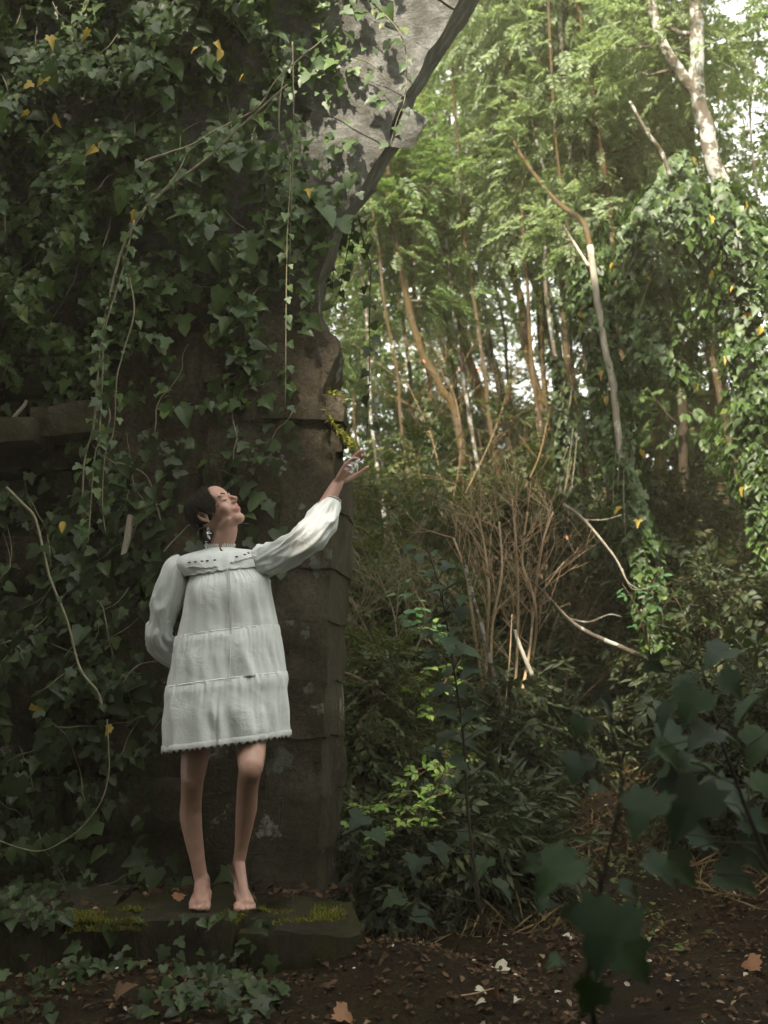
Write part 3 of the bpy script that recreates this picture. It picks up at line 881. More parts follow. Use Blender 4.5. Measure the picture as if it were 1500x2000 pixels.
def tree(label, path, r0, r1, seed, t0=0.35, nb=14, blen=1.2, nsp=40, tms=(SP_PIN,), leafm=None, bark=None, group=None, droop=0.3, side=None, name='tree', cat='tree', size=(0.8, 1.25), extra=(), sdroop=0.35):
    rg = np.random.default_rng(seed)
    P = np.array(path)
    gb = gz(P[0][0], P[0][1])
    if P[0][2] > gb - 0.1:
        P = np.concatenate([[[P[0][0] + 0.15 * (P[0][2] - gb), P[0][1], gb - 0.1]], P])
    Q = interp(P, len(P) * 4); nsp = int(nsp * 0.95); r0 *= .8; r1 *= .85
    if side is None: side = 1.57
    Q[1:-1] += rg.normal(0, r0 * 0.06, (len(Q) - 2, 3))
    V, F, sp, sd = grow(Q, r0, r1, rg, t0, nb, blen, nsp, droop, side=side)
    parts = [(V, F)]
    t = thing(name, label, cat, (Q[0][0], Q[0][1], gb), group)
    for ex, ra, rb in extra:
        E = interp(np.array(ex), len(ex) * 4)
        V2, F2, s2, d2 = grow(E, ra, rb, rg, 0.3, max(3, nb // 2), blen * 0.7, nsp, droop, side=side)
        parts.append((V2, F2)); 
        if len(s2): sp = np.concatenate([sp, s2]) if len(sp) else s2; sd = np.concatenate([sd, d2]) if len(sd) else d2
    V, F = cat_mesh(parts)
    obj('trunk', V, F, bark or M_BARK, t, True)
    if len(sp):
        V, F = sprays_mesh(list(tms), sp, sd, rg, size, sdroop)
        obj('crown', V, F, leafm or M_CROWN, t)
    return t

def pth(pts, Y, dy=0.0):
    n = len(pts)
    return [at(p[0], p[1], Y + dy * i / max(1, n - 1)) for i, p in enumerate(pts)]

GL = (SP_PIN, SP_PIN2)
# trunks one can tell apart, bottom to top
tree('mossy orange trunk rising just right of centre, bent at mid-height', pth([(1085, 900), (1036, 712), (1016, 580), (992, 500), (998, 400), (998, 340), (988, 200), (975, 40), (960, -120)], 10), 0.052, 0.03, 31, 0.45, 16, 1.3, 34, GL, M_CROWN2)
tree('mossy trunk leaning left out of the scrub, forked under the arch stone', pth([(900, 860), (862, 760), (820, 680), (790, 560), (765, 430), (758, 340), (745, 240)], 9.5), 0.05, 0.028, 32, 0.5, 12, 1.1, 34, GL, M_CROWN,
     extra=[(pth([(768, 450), (785, 425), (815, 395), (848, 355)], 9.5), 0.018, 0.008), (pth([(772, 470), (748, 420), (722, 370), (705, 320)], 9.5), 0.018, 0.01)])
tree('leaning trunk with orange moss, second from the pier', pth([(960, 860), (916, 700), (900, 640), (872, 520), (832, 460), (796, 380), (765, 290), (740, 180)], 10.5), 0.055, 0.03, 33, 0.5, 12, 1.2, 34, GL, M_CROWN,
     extra=[(pth([(868, 510), (858, 440), (844, 380), (832, 300), (820, 180)], 10.5), 0.04, 0.02)])
tree('slender straight trunk between the bent mossy one and the bleached one', pth([(1190, 700), (1150, 500), (1135, 413), (1115, 315), (1108, 262), (1094, 175), (1096, 98), (1090, -60)], 9), 0.035, 0.022, 34, 0.35, 14, 1.1, 36, GL, M_CROWN2, M_BARKL)
tree('pale stripped trunk right of the bent mossy one', pth([(1120, 800), (1098, 560), (1094, 455), (1084, 360), (1052, 315), (1016, 210), (985, 60)], 9.3), 0.04, 0.024, 35, 0.5, 10, 1.2, 36, GL, M_CROWN2, M_BARK)
tree('bleached dead trunk with bare wood showing between ivy leaves', pth([(1300, 1310), (1250, 1080), (1220, 940), (1206, 830), (1196, 740), (1182, 682), (1168, 595), (1152, 480)], 7.6), 0.033, 0.028, 36, 0.8, 0, 0.8, 20, GL, M_CROWN2, M_PALE,
     extra=[(pth([(1150, 520), (1125, 480), (1100, 440)], 7.6, 0.8), 0.012, 0.007)])
_t = [o for o in bpy.data.objects if o.get('label', '').startswith('bleached dead trunk')][0]
V, F = tubes([tube(interp(pth([(1153, 490), (1140, 435), (1100, 405), (1070, 374), (1040, 335), (1014, 297), (998, 262)], 7.6, 1.6), 30), [0.021, 0.012], 8, lump=.08, seed=3)])
obj('limb', V, F, M_BARK, _t, True)
tree('big lichen-white trunk forking in two at the top right', pth([(1480, 1000), (1450, 700), (1425, 420), (1400, 340), (1380, 260), (1362, 170), (1361, 80), (1360, -60), (1355, -260)], 8), 0.088, 0.062, 37, 0.75, 10, 1.6, 40, GL, M_CROWN2, M_BARKL, side=1.4,
     extra=[(pth([(1368, 190), (1345, 165), (1318, 125), (1292, 80), (1270, 0), (1245, -120)], 8), 0.05, 0.03)])
tree('steep limb crossing the top of the photo behind the feathery leaves', pth([(1330, 400), (1270, 260), (1190, 120), (1110, 30), (1060, -60)], 9.5), 0.04, 0.03, 39, 0.4, 10, 1.3, 40, GL, M_CROWN2)
tree('dark upright trunk in the shade left of the far right ivy', pth([(1345, 1150), (1335, 900), (1330, 700), (1322, 560), (1318, 300), (1300, 100)], 9.5), 0.06, 0.04, 40, 0.35, 16, 1.5, 46, (SP_PIN2, SP_OV), M_CROWN, M_BARKD)
tree('reddish dark trunk seen against the gap in the right-hand shade', pth([(1300, 1050), (1280, 800), (1262, 690), (1240, 520), (1225, 350)], 10), 0.06, 0.04, 41, 0.4, 14, 1.3, 40, (SP_PIN2, SP_OV), M_CROWN, M_BARKD)

tree('feathery pale-leaved tree with drooping sprays, top centre right', pth([(1240, 1000), (1215, 700), (1190, 400), (1150, 150), (1120, -60), (1100, -250)], 8.8), 0.04, 0.02, 42, 0.45, 30, 1.7, 62, (SP_PIN, SP_PIN, SP_PIN2), M_CROWN2, M_BARK, sdroop=1.1, droop=0.5)
tree('feathery pale-leaved tree hanging over the bent mossy trunk', pth([(1085, 950), (1060, 700), (1055, 350), (1000, 60), (960, -150)], 9.8), 0.035, 0.018, 43, 0.55, 22, 1.6, 55, (SP_PIN, SP_PIN, SP_PIN2), M_CROWN2, M_BARK, sdroop=1.1, droop=0.5)
POLES = [('upright orange-lit stem above the hand', [(735, 900), (722, 760), (716, 620), (700, 480), (690, 400)], 9.6, .022), ('straight slim stem left of the forked mossy trunk', [(790, 880), (778, 740), (752, 600), (738, 470), (722, 380)], 9.4, .022),
 ('slim stem between the first two leaning mossy trunks', [(850, 880), (838, 740), (812, 600), (800, 460), (788, 330), (775, 230)], 9.8, .026), ('tall slim stem left of the gap at mid-height', [(928, 880), (905, 740), (885, 600), (868, 440), (858, 300), (846, 200)], 9.9, .024),
 ('tall upright stem in the brightest part of the gap', [(965, 880), (948, 740), (928, 600), (905, 450), (895, 300), (885, 150), (880, 0)], 9.6, .026), ('slim orange-lit stem right of the brightest gap', [(1060, 860), (1038, 700), (1030, 560), (1020, 400), (1030, 250), (1018, 100), (1010, -40)], 9.2, .024),
 ('slim stem leaning on the pale stripped trunk', [(1110, 820), (1078, 660), (1064, 520), (1072, 380), (1040, 240), (1030, 100)], 9.0, .024), ('slim stem just left of the bleached trunk', [(1160, 800), (1140, 680), (1128, 560), (1108, 440), (1088, 300), (1078, 150), (1070, 0)], 8.6, .022),
 ('thin pole trunk first in the gap right of the arch', [(700, 900), (690, 760), (672, 620), (655, 500)], 11, .022), ('thin grey pole trunk second right of the arch', [(742, 880), (735, 740), (722, 560), (712, 400)], 10.5, .024),
 ('slim orange trunk behind the forked mossy one', [(812, 860), (800, 720), (776, 560), (752, 400), (735, 280)], 11.5, .030), ('straight thin trunk between the second leaning one and the bent one', [(905, 860), (880, 680), (846, 480), (822, 300), (808, 120)], 11, .030),
 ('slender trunk rising close left of the bent mossy one', [(990, 860), (962, 700), (935, 520), (918, 340), (905, 150), (895, -40)], 11.5, .034), ('dim slim trunk crossing behind the bent mossy one', [(1000, 800), (985, 640), (950, 500), (905, 400), (880, 300)], 12, .026),
 ('orange-lit trunk just right of the bent mossy one', [(1075, 820), (1052, 640), (1046, 450), (1020, 250), (1005, 60), (1000, -80)], 10.8, .032), ('thin pale stem left of the bleached trunk', [(1125, 760), (1112, 600), (1075, 420), (1062, 250), (1048, 100), (1045, -60)], 10.5, .024),
 ('twin slim trunk at top centre leaning left', [(1060, 500), (1010, 330), (960, 180), (925, 60), (900, -60)], 12, .028), ('dark slim trunk behind the feathery leaves', [(1200, 700), (1180, 520), (1160, 300), (1150, 100), (1150, -60)], 11, .03),
 ('thin dark stem at the top right corner', [(1500, 600), (1480, 400), (1465, 220), (1480, 80), (1490, -60)], 9.5, .018), ('thin stem between the forking limbs', [(1345, 300), (1325, 160), (1318, 60), (1330, -80)], 10, .022), ('very thin trunk low in the gap beside the hand', [(790, 900), (770, 780), (740, 660), (728, 560)], 12, .02), ('leaning thin trunk over the scrub left of centre', [(955, 870), (925, 760), (885, 640), (860, 520)], 12.5, .028)]
for i, (lab, pp, Y_, r_) in enumerate(POLES):
    tree(lab, pth(pp, Y_), r_, r_ * .6, 440 + i, 0.5, 6, 1.1, 24, GL, M_CROWN2 if i % 2 else M_CROWN, M_BARK if i % 3 else M_BARKL)
# slim leaning forest trees behind, built once in four forms and repeated
def slim_variant(seed, leafm, bark, H=7.5, lean=0.25, nsp=40):
    rg = np.random.default_rng(seed)
    P = [np.array([0, 0, -0.3])]
    dx = -lean
    for i in range(7):
        dx += rg.normal(0, 0.06)
        P.append(P[-1] + np.array([dx * H / 7, rg.normal(0, 0.04) * H / 7, H / 7]))
    Q = interp(P, 28)
    V, F, sp, sd = grow(Q, 0.055, 0.018, rg, 0.28, 20, 1.35, nsp, 0.3)
    V2, F2 = sprays_mesh(list(GL), sp, sd, rg)
    return mesh('trunk', V, F, bark, True), mesh('crown', V2, F2, leafm)
VAR = [slim_variant(51, M_CROWN, M_BARK), slim_variant(52, M_CROWN2, M_BARK, lean=0.3), slim_variant(53, M_CROWN2, M_BARKL, lean=0.18), slim_variant(54, M_CROWN, M_BARKD, lean=0.2), slim_variant(55, M_CROWN3, M_BARK, lean=0.12)]
def place_tree(px, Y, v, rot=0, s=1.0, label=None, world=None, group='slim leaning trees of the wood behind'):
    x = world if world is not None else (px - 750) / FPX * Y / 0.99
    z = gz(x, Y)
    t = thing('tree', label or 'slim leaning tree in the wood behind the arch', 'tree', (x, Y, z), group)
    for n, me in zip(('trunk', 'crown'), VAR[v]):
        o = bpy.data.objects.new(n, me); COL.objects.link(o)
        o.parent = t; BASE[o.name] = BASE[t.name]
    t.rotation_euler = (0, 0, rot); t.scale = (s, s, s)
    return t
BGT = [(720, 13, 0, 0.1, 0.85), (800, 15, 2, -0.3, 1.0), (860, 12.5, 1, 0.2, 0.9), (930, 14, 0, 0.0, 1.0), (985, 16.5, 2, 0.4, 1.1), (1010, 12, 2, -0.2, 0.95), (1080, 14.5, 1, 0.1, 1.05),
       (1160, 12.5, 0, -0.1, 1.1), (1230, 15, 1, 0.2, 1.15), (1290, 12, 1, 0.4, 1.15), (1390, 13.5, 1, 1.0, 1.2), (1460, 11, 4, 0.2, 1.15), (1540, 12.5, 0, 0.5, 1.2), (1360, 17, 0, 0.7, 1.3), (1480, 13.5, 1, 0.6, 1.35), (1425, 10.8, 0, 1.2, 1.15), (1610, 10, 3, 1.5, 1.2)]
BGL = ['nearest the pier', 'behind the first leaning trunks', 'rising behind the scrub left of centre', 'with thin crown against the bright gap', 'far back in the bright gap', 'dark-barked, behind the dry bush', 'behind the pale stripped trunk',
       'just behind the bleached trunk', 'upper crown above the bleached trunk', 'with yellowing leaves left of the forking trunk', 'behind the forking trunk', 'with orange-tinged crown in the top right corner', 'at the right edge, green crown']
for i, (px, Y, v, rot, s) in enumerate(BGT):
    place_tree(px, Y, v, rot, s, ('slim tree ' + BGL[i]) if i < len(BGL) else 'slim leaning tree far back in the wood, half hidden by nearer crowns')
# unseen trees added behind and beside the camera to block sun and sky
def shade_tree(x, y, H, rad, seed, label, leafm=M_CROWN, n=2600, lo=0.35, bark=M_BARKD):
    rg = np.random.default_rng(seed)
    z0 = gz(x, y)
    P = interp([(x, y, z0 - 0.2), (x + 0.1, y, z0 + H * 0.3), (x - 0.1, y + 0.1, z0 + H * 0.6), (x, y, z0 + H * 0.9)], 14)
    V, F, sp, sd = grow(P, 0.22, 0.05, rg, lo, 22, rad * 1.5, n // 22, 0.25, twig=False)
    t = thing('tree', label, 'tree', (x, y, z0), 'big trees round the clearing')
    obj('trunk', V, F, bark, t, True)
    sc = sprays_mesh([SP_BEECH], sp, sd, rg, (1.6, 2.6))
    obj('crown', sc[0], sc[1], leafm, t)
    return t
BIGV = []
for H_, r_, s_, n_s in ((8.5, 2.8, 61, 4200), (9.5, 3.2, 62, 4200), (10, 2.6, 63, 3600)):
    BIGV.append(shade_tree(0, 0, H_, r_, s_, 'tall broad tree added for shade beside the clearing, outside the photo', n=n_s))
SHADE_TREES = [(-4.8, -0.6, 0, 1.25, 0), (-7.0, 2.2, 1, 1.2, 1), (-2.6, -2.6, 1, 1.1, 2), (-1.2, -6.2, 0, 1.2, 15), (0.6, -8.5, 1, 1.2, 6), (-6.5, -5.5, 2, 1.2, 7), (7.5, -4.5, 0, 1.2, 8), (6.4, 5.6, 1, 1.0, 5), (-8.5, 8.5, 0, 1.1, 10), (-3.4, 9.5, 2, 1.0, 11), (-10, -1, 0, 1.3, 13)]
for k, (x, y, v, s_, rot) in enumerate(SHADE_TREES):
    if k < 3 and False: continue
    src = BIGV[v]
    if not src.get('placed'):
        t = src; src['placed'] = 1
    else:
        t = src.copy(); COL.objects.link(t)
        for ch in list(src.children):
            c_2 = ch.copy(); COL.objects.link(c_2); c_2.parent = t
    t.location = (x, y, gz(x, y)); t.rotation_euler = (0, 0, rot * 1.3); t.scale = (s_, s_, s_)

# unseen hazel hedge added behind the camera to cut low sky light
hb = shade_tree(0, 0, 3.0, 1.0, 81, 'bushy hazel added for shade at the back of the clearing, outside the photo', n=2400, lo=0.08)
hb.name = 'shade_hazel'; hb['category'] = 'bush'; hb['group'] = 'hazel bushes round the clearing'
for k, (x, y, s_) in enumerate([(-3.9, 1.7, 1.0), (-3.2, -0.7, 1.0), (-1.5, -2.0, 1.1), (0.5, -2.2, 1.0), (2.3, -1.3, 1.1), (3.0, 0.9, 1.05), (3.9, 2.9, 1.0), (-5.4, 0.6, 1.2), (-4.4, -2.4, 1.3), (1.4, -3.8, 1.3), (4.6, -0.6, 1.3), (5.4, 4.6, 1.1)]):
    t = hb
    if k:
        t = hb.copy(); COL.objects.link(t)
        for ch in list(hb.children):
            c_2 = ch.copy(); COL.objects.link(c_2); c_2.parent = t
    t.location = (x, y, gz(x, y)); t.rotation_euler = (0, 0, k * 1.1); t.scale = (s_ * 1.2, s_ * 1.2, s_ * (0.62 if k in (2, 3, 4) else 1.0))
# added crowns cut open along sun rays so chosen spots are lit
SUNRAYS = [(820, 90, 5.0, .34), (880, -40, 5.0, .3), (835, 1560, 5.25, .19), (860, 1340, 6.0, .24), (980, 1120, 7.0, .34), (1010, 1300, 7.0, .2), (1190, 760, 7.6, .34), (1170, 600, 7.6, .25), (1230, 1420, 8.0, .35), (250, 1040, 4.9, .07), (1280, 560, 7.4, .35), (1460, 800, 7.2, .3)]
bpy.context.view_layer.update()
sdir = np.array(SUN_DIR)
for o in [q for q in bpy.data.objects if q.type == 'MESH' and q.name.split('.')[0] == 'crown' and q.parent and q.parent.get('group') in ('big trees round the clearing', 'hazel bushes round the clearing')]:
    me_ = o.data; nvv = len(me_.vertices); co_ = np.empty(nvv * 3, np.float32); me_.vertices.foreach_get('co', co_); co_ = co_.reshape(-1, 3)
    fi = np.empty(len(me_.loops), np.int32); me_.loops.foreach_get('vertex_index', fi); fi = fi.reshape(-1, 3)
    Mw = np.array(o.matrix_world); wv = co_ @ Mw[:3, :3].T + Mw[:3, 3]
    fc = wv[fi].mean(1); kill = np.zeros(len(fi), bool)
    for px_, py_, Y_, rr_ in SUNRAYS:
        q = fc - at(px_, py_, Y_); tt = q @ sdir
        kill |= (np.linalg.norm(q - tt[:, None] * sdir, axis=1) < rr_) & (tt > 0)
    dd_ = fc - CAM; zc_ = dd_[:, 1] * math.cos(PITCH) + dd_[:, 2] * math.sin(PITCH); yc_ = -dd_[:, 1] * math.sin(PITCH) + dd_[:, 2] * math.cos(PITCH)
    kill |= (zc_ > -0.1) & (zc_ < 6.5) & (np.abs(dd_[:, 0]) < .3375 * zc_ + .25) & (np.abs(yc_) < .45 * zc_ + .25)
    if kill.any():
        kf = fi[~kill]; used, inv = np.unique(kf, return_inverse=True)
        o.data = mesh('crown', co_[used], inv.reshape(-1, 3), me_.materials[0])

# ------------------------------------------------------------------ ivy climbing the trees at the right
def ivy_column(label, cl, Yc, rad, n, seed, size=0.055, mat=None, me=None, single=150, yel=6, squash=1.0):
    rg = np.random.default_rng(seed)
    C = interp(np.array([at(p[0], p[1], Yc + (p[2] if len(p) > 2 else 0)) for p in cl]), 40)
    rad_ = np.interp(np.linspace(0, 1, 40), np.linspace(0, 1, len(rad)), rad)
    i = rg.uniform(0, 39, n); k = i.astype(int); f = (i - k)[:, None]; k2 = np.minimum(k + 1, 39)
    c = C[k] * (1 - f) + C[k2] * f
    a = rg.uniform(0, 2 * math.pi, n); h = c[:, 2]
    lump = np.array([0.65 + 0.9 * noise.noise((math.cos(q) * 1.5 + seed, math.sin(q) * 1.5, z * 1.6)) + 0.35 * noise.noise((math.cos(q) * 4, math.sin(q) * 4, z * 5)) for q, z in zip(a, h)])
    r = rad_[k] * np.clip(lump, 0.12, 1.6) * rg.uniform(0.75, 1.0, n)
    out = np.stack([np.cos(a), np.sin(a) * squash, np.zeros(n)], -1)
    pos = c + out * r[:, None]
    front = out[:, 1] < 0.45
    pos, out, n = pos[front], out[front], int(front.sum())
    xd = out * 0.35 + np.array([0, 0, -0.85]) + rg.normal(0, 0.32, (n, 3))
    zd = out + np.array([0, 0, 0.45]) + rg.normal(0, 0.35, (n, 3))
    b = C[0]
    t = thing('ivy', label, 'ivy', tuple(b))
    sz = size * np.clip(rg.lognormal(0, 0.25, n), 0.5, 1.8)
    key = sz * (out[:, 1] < -0.2)
    leaves(t, [IVYS[0], IVYS[1]], me or IVY_ME, mat or M_IVY, pos, xd, zd, sz, single, key)
    L = [tube(C + rg.normal(0, 0.01, C.shape), [0.012, 0.006], 5)]
    for s in range(10):
        j = rg.integers(0, 28); m = int(rg.integers(6, 12))
        a0 = rg.uniform(3.3, 6.1)
        q = C[j:j + m]; mm = len(q)
        if mm > 3:
            L.append(tube(q + np.stack([np.cos(a0 + np.linspace(0, 1, mm)), np.sin(a0 + np.linspace(0, 1, mm)), np.zeros(mm)], -1) * (rad_[j] * 0.7), [0.004, 0.002], 4))
    V, F = tubes(L); obj('stem', V, F, M_VINE, t)
    for s in range(yel):
        j = int(rg.integers(0, n))
        if pos[j][1] < Yc:
            o = inst('yellow_leaf', YEL_MS[s % 5], frames(xd[j][None], zd[j][None])[0] * 0.07, pos[j] + np.array([0, -0.06, 0]), t); o['label'] = 'yellow ivy leaf'
    return t
ivy_column('ivy thickly wrapped round the bleached dead trunk', [(1300, 1310, -.2), (1254, 1100, -.2), (1216, 950, -.1), (1192, 800), (1172, 640), (1150, 520)], 7.75, [0.14, 0.19, 0.17, 0.18, 0.20, 0.12], 5200, 201, 0.05)
ivy_column('broad bright ivy mass in front of the forking trunk', [(1300, 760), (1290, 640), (1275, 500), (1285, 420), (1310, 350), (1325, 310)], 7.7, [0.30, 0.46, 0.52, 0.44, 0.22, 0.06], 7000, 202, 0.052, single=200, yel=8)
ivy_column('ivy climbing the right edge with yellow and brown leaves', [(1510, 1120), (1490, 980), (1478, 850), (1470, 700), (1460, 560), (1430, 440), (1405, 360)], 7.4, [0.10, 0.22, 0.32, 0.36, 0.34, 0.26, 0.06], 6500, 203, 0.058, single=200, yel=26)
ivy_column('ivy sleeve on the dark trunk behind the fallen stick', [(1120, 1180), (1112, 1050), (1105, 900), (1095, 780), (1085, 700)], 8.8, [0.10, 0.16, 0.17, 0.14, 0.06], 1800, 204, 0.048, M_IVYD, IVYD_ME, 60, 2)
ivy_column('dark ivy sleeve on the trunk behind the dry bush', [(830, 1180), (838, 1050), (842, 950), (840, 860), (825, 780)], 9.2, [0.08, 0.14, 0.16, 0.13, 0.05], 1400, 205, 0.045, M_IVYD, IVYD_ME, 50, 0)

hz, n_h, p_h, o_h = new_mat('woodland_haze')
n_h.nodes.remove(p_h)
pv = n_h.nodes.new('ShaderNodeVolumePrincipled')
pv.inputs['Density'].default_value = 0.0062; pv.inputs['Color'].default_value = (1.0, 0.88, 0.60, 1); pv.inputs['Anisotropy'].default_value = 0.2
n_h.links.new(pv.outputs[0], o_h.inputs['Volume'])
if HAZE:
    x0, x1, y0, y1, z0, z1 = -24, 26, -14, 34, -3.5, 16
    V = [(x, y, z) for z in (z0, z1) for y in (y0, y1) for x in (x0, x1)]
    o = obj('haze', V, [(0, 2, 3, 1), (4, 5, 7, 6), (0, 1, 5, 4), (2, 6, 7, 3), (0, 4, 6, 2), (1, 3, 7, 5)], hz); o['kind'] = 'stuff'
# ------------------------------------------------------------------ shrubs and undergrowth
def shrub(label, px, Y, top, width, seed, mat=None, tms=(SP_TINY,), stems=14, nsp=26, stemm=None, size=(0.8, 1.3), depth=0.6, name='shrub', cat='shrub', sub=5, base_py=None, wx=None):
    rg = np.random.default_rng(seed)
    x = wx if wx is not None else (px - 750) / FPX * Y
    z0 = gz(x, Y)
    H = at(px, top, Y)[2] - z0 if wx is None else top
    t = thing(name, label, cat, (x, Y, z0))
    L, sp, sd = [], [], []
    for s in range(stems):
        a = rg.uniform(0, 2 * math.pi); rr = width * math.sqrt(rg.uniform(0, 1)); hh = H * rg.uniform(0.45, 1.0)
        e = np.array([x + rr * math.cos(a), Y + rr * depth * math.sin(a), z0 + hh])
        b = np.array([x + 0.25 * rr * math.cos(a), Y + 0.2 * rr * math.sin(a), z0 - 0.05])
        P = interp([b, (b * .6 + e * .4) + [0, 0, 0.12 * hh], e], 8)
        P[1:-1] += rg.normal(0, 0.012, (6, 3))
        L.append(tube(P, [0.009, 0.002], 4))
        for j in range(sub):
            k = int(rg.integers(2, 8)); c = P[k]
            d = np.array([rg.normal(0, 1), rg.normal(0, 0.7), rg.uniform(-0.2, 0.9)]); d = d / np.linalg.norm(d) * rg.uniform(0.12, 0.4) * (0.5 + 0.3 * H)
            L.append(tube(interp([c, c + d * .5 + [0, 0, .02], c + d + [0, 0, -.02]], 4), [0.0035, 0.0012], 3))
            for m in range(nsp // sub):
                f = rg.uniform(0.1, 1.1); o = rg.normal(0, 0.05, 3)
                sp.append(c + d * f + o); sd.append(d / np.linalg.norm(d) + o * 4)
    V, F = tubes(L); obj('stem', V, F, stemm or M_TWIGD, t)
    if nsp >= sub:
        V, F = sprays_mesh(list(tms), np.array(sp), np.array(sd), rg, size)
        obj('foliage', V, F, mat or M_SCRUB, t)
    return t
SH = [
 ('olive scrub right beside the pier at shoulder height', 705, 7.2, 985, 0.42, M_SCRUB, 20, 44),
 ('dense low bush hugging the foot of the pier', 695, 6.3, 1290, 0.36, M_SCRUB, 18, 44),
 ('dim bush behind the maple sapling', 800, 7.4, 1120, 0.5, M_SCRUB, 22, 44),
 ('brownish scrub left of the dry bush', 760, 8.6, 890, 0.6, M_SCRUB, 22, 46),
 ('brownish scrub right behind the dry bush', 935, 9.0, 860, 0.6, M_SCRUB, 24, 46),
 ('tangled bush below the bright gap in the trees', 1040, 9.4, 830, 0.55, M_SCRUB, 22, 44),
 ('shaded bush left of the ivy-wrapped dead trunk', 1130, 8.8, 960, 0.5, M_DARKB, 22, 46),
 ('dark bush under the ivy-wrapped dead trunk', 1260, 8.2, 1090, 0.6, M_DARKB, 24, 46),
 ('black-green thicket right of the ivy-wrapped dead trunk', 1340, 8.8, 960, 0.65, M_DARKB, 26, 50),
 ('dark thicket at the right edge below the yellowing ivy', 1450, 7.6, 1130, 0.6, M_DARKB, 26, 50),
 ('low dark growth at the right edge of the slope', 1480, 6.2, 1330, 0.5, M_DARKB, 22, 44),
 ('low bush in shade at the base of the dry bush', 1060, 7.8, 1370, 0.36, M_DARKB, 12, 30),
 ('shaded low bush left of the dry stems', 900, 7.0, 1310, 0.42, M_DARKB, 18, 40),
 ('dark undergrowth below the lime-green leaves', 770, 5.7, 1620, 0.34, M_DARKB, 16, 40),
 ('dark undergrowth at the foot of the maple sapling', 900, 5.7, 1600, 0.40, M_DARKB, 18, 40),
 ('distant bush seen through the gap behind the hand', 745, 12.5, 760, 0.9, M_CROWN, 26, 50),
 ('distant bush in the gap left of the dry bush', 880, 13, 770, 0.9, M_CROWN, 26, 50),
 ('distant bush beyond the bent mossy trunk', 1010, 13.5, 780, 0.9, M_CROWN, 26, 50),
 ('distant bush beyond the ivy-wrapped dead trunk', 1150, 12.5, 800, 1.0, M_CROWN, 28, 50),
 ('distant dark bush beyond the right-hand thicket', 1420, 12, 800, 1.2, M_DARKB, 30, 50),
]
for i, (lab, px, Y, top, w, m, st, ns) in enumerate(SH):
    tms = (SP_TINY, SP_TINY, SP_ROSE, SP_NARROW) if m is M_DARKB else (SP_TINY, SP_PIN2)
    shrub(lab, px, Y, top, w, 300 + i, m, tms, st * 2, ns + 6, size=(0.8, 1.35) if Y < 10 else (1.2, 2.0))

# dry bush: bare tan stems fanning up
def dry_bush(label, stems, seed, Yc, mat=M_TWIG, leafy=60, gen=3, name='dry_shrub', r=0.008, split=(2, 4), ln0=0.32):
    rg = np.random.default_rng(seed)
    L, tips = [], []
    def rec(p, d, ln, rad, g):
        P = [p]
        for s in range(3):
            d = d + rg.normal(0, 0.11, 3); d[2] += 0.03; d = d / np.linalg.norm(d)
            P.append(P[-1] + d * ln / 3)
        L.append(tube(np.array(P), [rad, rad * 0.6], 4 if rad > 0.003 else 3))
        if g == 0: tips.append(P[-1]); return
        for c in range(int(rg.integers(*split))):
            k = int(rg.integers(1, 4))
            dd = d + np.array([rg.normal(0, 0.5), rg.normal(0, 0.4), rg.uniform(-0.1, 0.35)]); dd = dd / np.linalg.norm(dd)
            rec(P[k], dd, ln * rg.uniform(0.55, 0.95), max(rad * 0.55, 0.0012), g - 1)
    b = at(*stems[0][0], Yc)
    for pts in stems:
        path = interp([at(p[0], p[1], Yc + rg.normal(0, 0.05)) for p in pts], len(pts) * 4)
        L.append(tube(path, [r, r * 0.55], 5, lump=0.06, seed=seed))
        for k in range(len(path) // 3, len(path)):
            for _ in range(1):
                d = norm(path[min(k, len(path) - 1)] - path[k - 1]) + np.array([rg.normal(0, 0.55), rg.normal(0, 0.4), rg.uniform(-0.1, 0.3)])
                rec(path[k], d / np.linalg.norm(d), ln0 * rg.uniform(0.5, 1), 0.003, gen - 1)
    t = thing(name, label, 'shrub', tuple(b))
    V, F = tubes(L); obj('stem', V, F, mat, t)
    if leafy:
        tips = np.array(tips); s = tips[rg.integers(0, len(tips), leafy)]
        pos = s + rg.normal(0, 0.01, s.shape)
        V, F = cloud(OVAL, pos, frames(np.array([0, 0, -1.0]) + rg.normal(0, .5, pos.shape), rg.normal(0, 1, pos.shape)), rg.uniform(0.02, 0.045, len(pos)))
        obj('withered_leaf', V, F, M_ORL, t)['kind'] = 'stuff'
    return t
dry_bush('bare tan bush of upright dry stems in the sunlight', [
    [(980, 1480), (1005, 1350), (1012, 1180), (1006, 1040), (1000, 975)],
    [(975, 1480), (950, 1320), (955, 1160), (945, 1060), (930, 1000)],
    [(985, 1470), (950, 1380), (925, 1220), (910, 1120), (885, 1050)],
    [(980, 1475), (965, 1400), (960, 1240), (980, 1120), (975, 1020)],
    [(990, 1470), (1030, 1300), (1045, 1160), (1060, 1060), (1080, 1000)],
    [(985, 1475), (1040, 1280), (1045, 1180), (1020, 1100), (1030, 1000)]], 401, 7.0, leafy=120, r=0.011)
dry_bush('low tangle of thin dry stems between the pier and the sapling', [
    [(760, 1350), (730, 1260), (700, 1200), (680, 1150)],
    [(760, 1350), (775, 1250), (760, 1170), (720, 1120)],
    [(770, 1345), (820, 1250), (830, 1190), (800, 1130)],
    [(755, 1350), (705, 1310), (680, 1260), (690, 1215)]], 402, 6.6, leafy=20, gen=3, mat=plain_mat('grey_twig', (0.16, 0.13, 0.075), (0.30, 0.25, 0.16), 25), r=0.005)
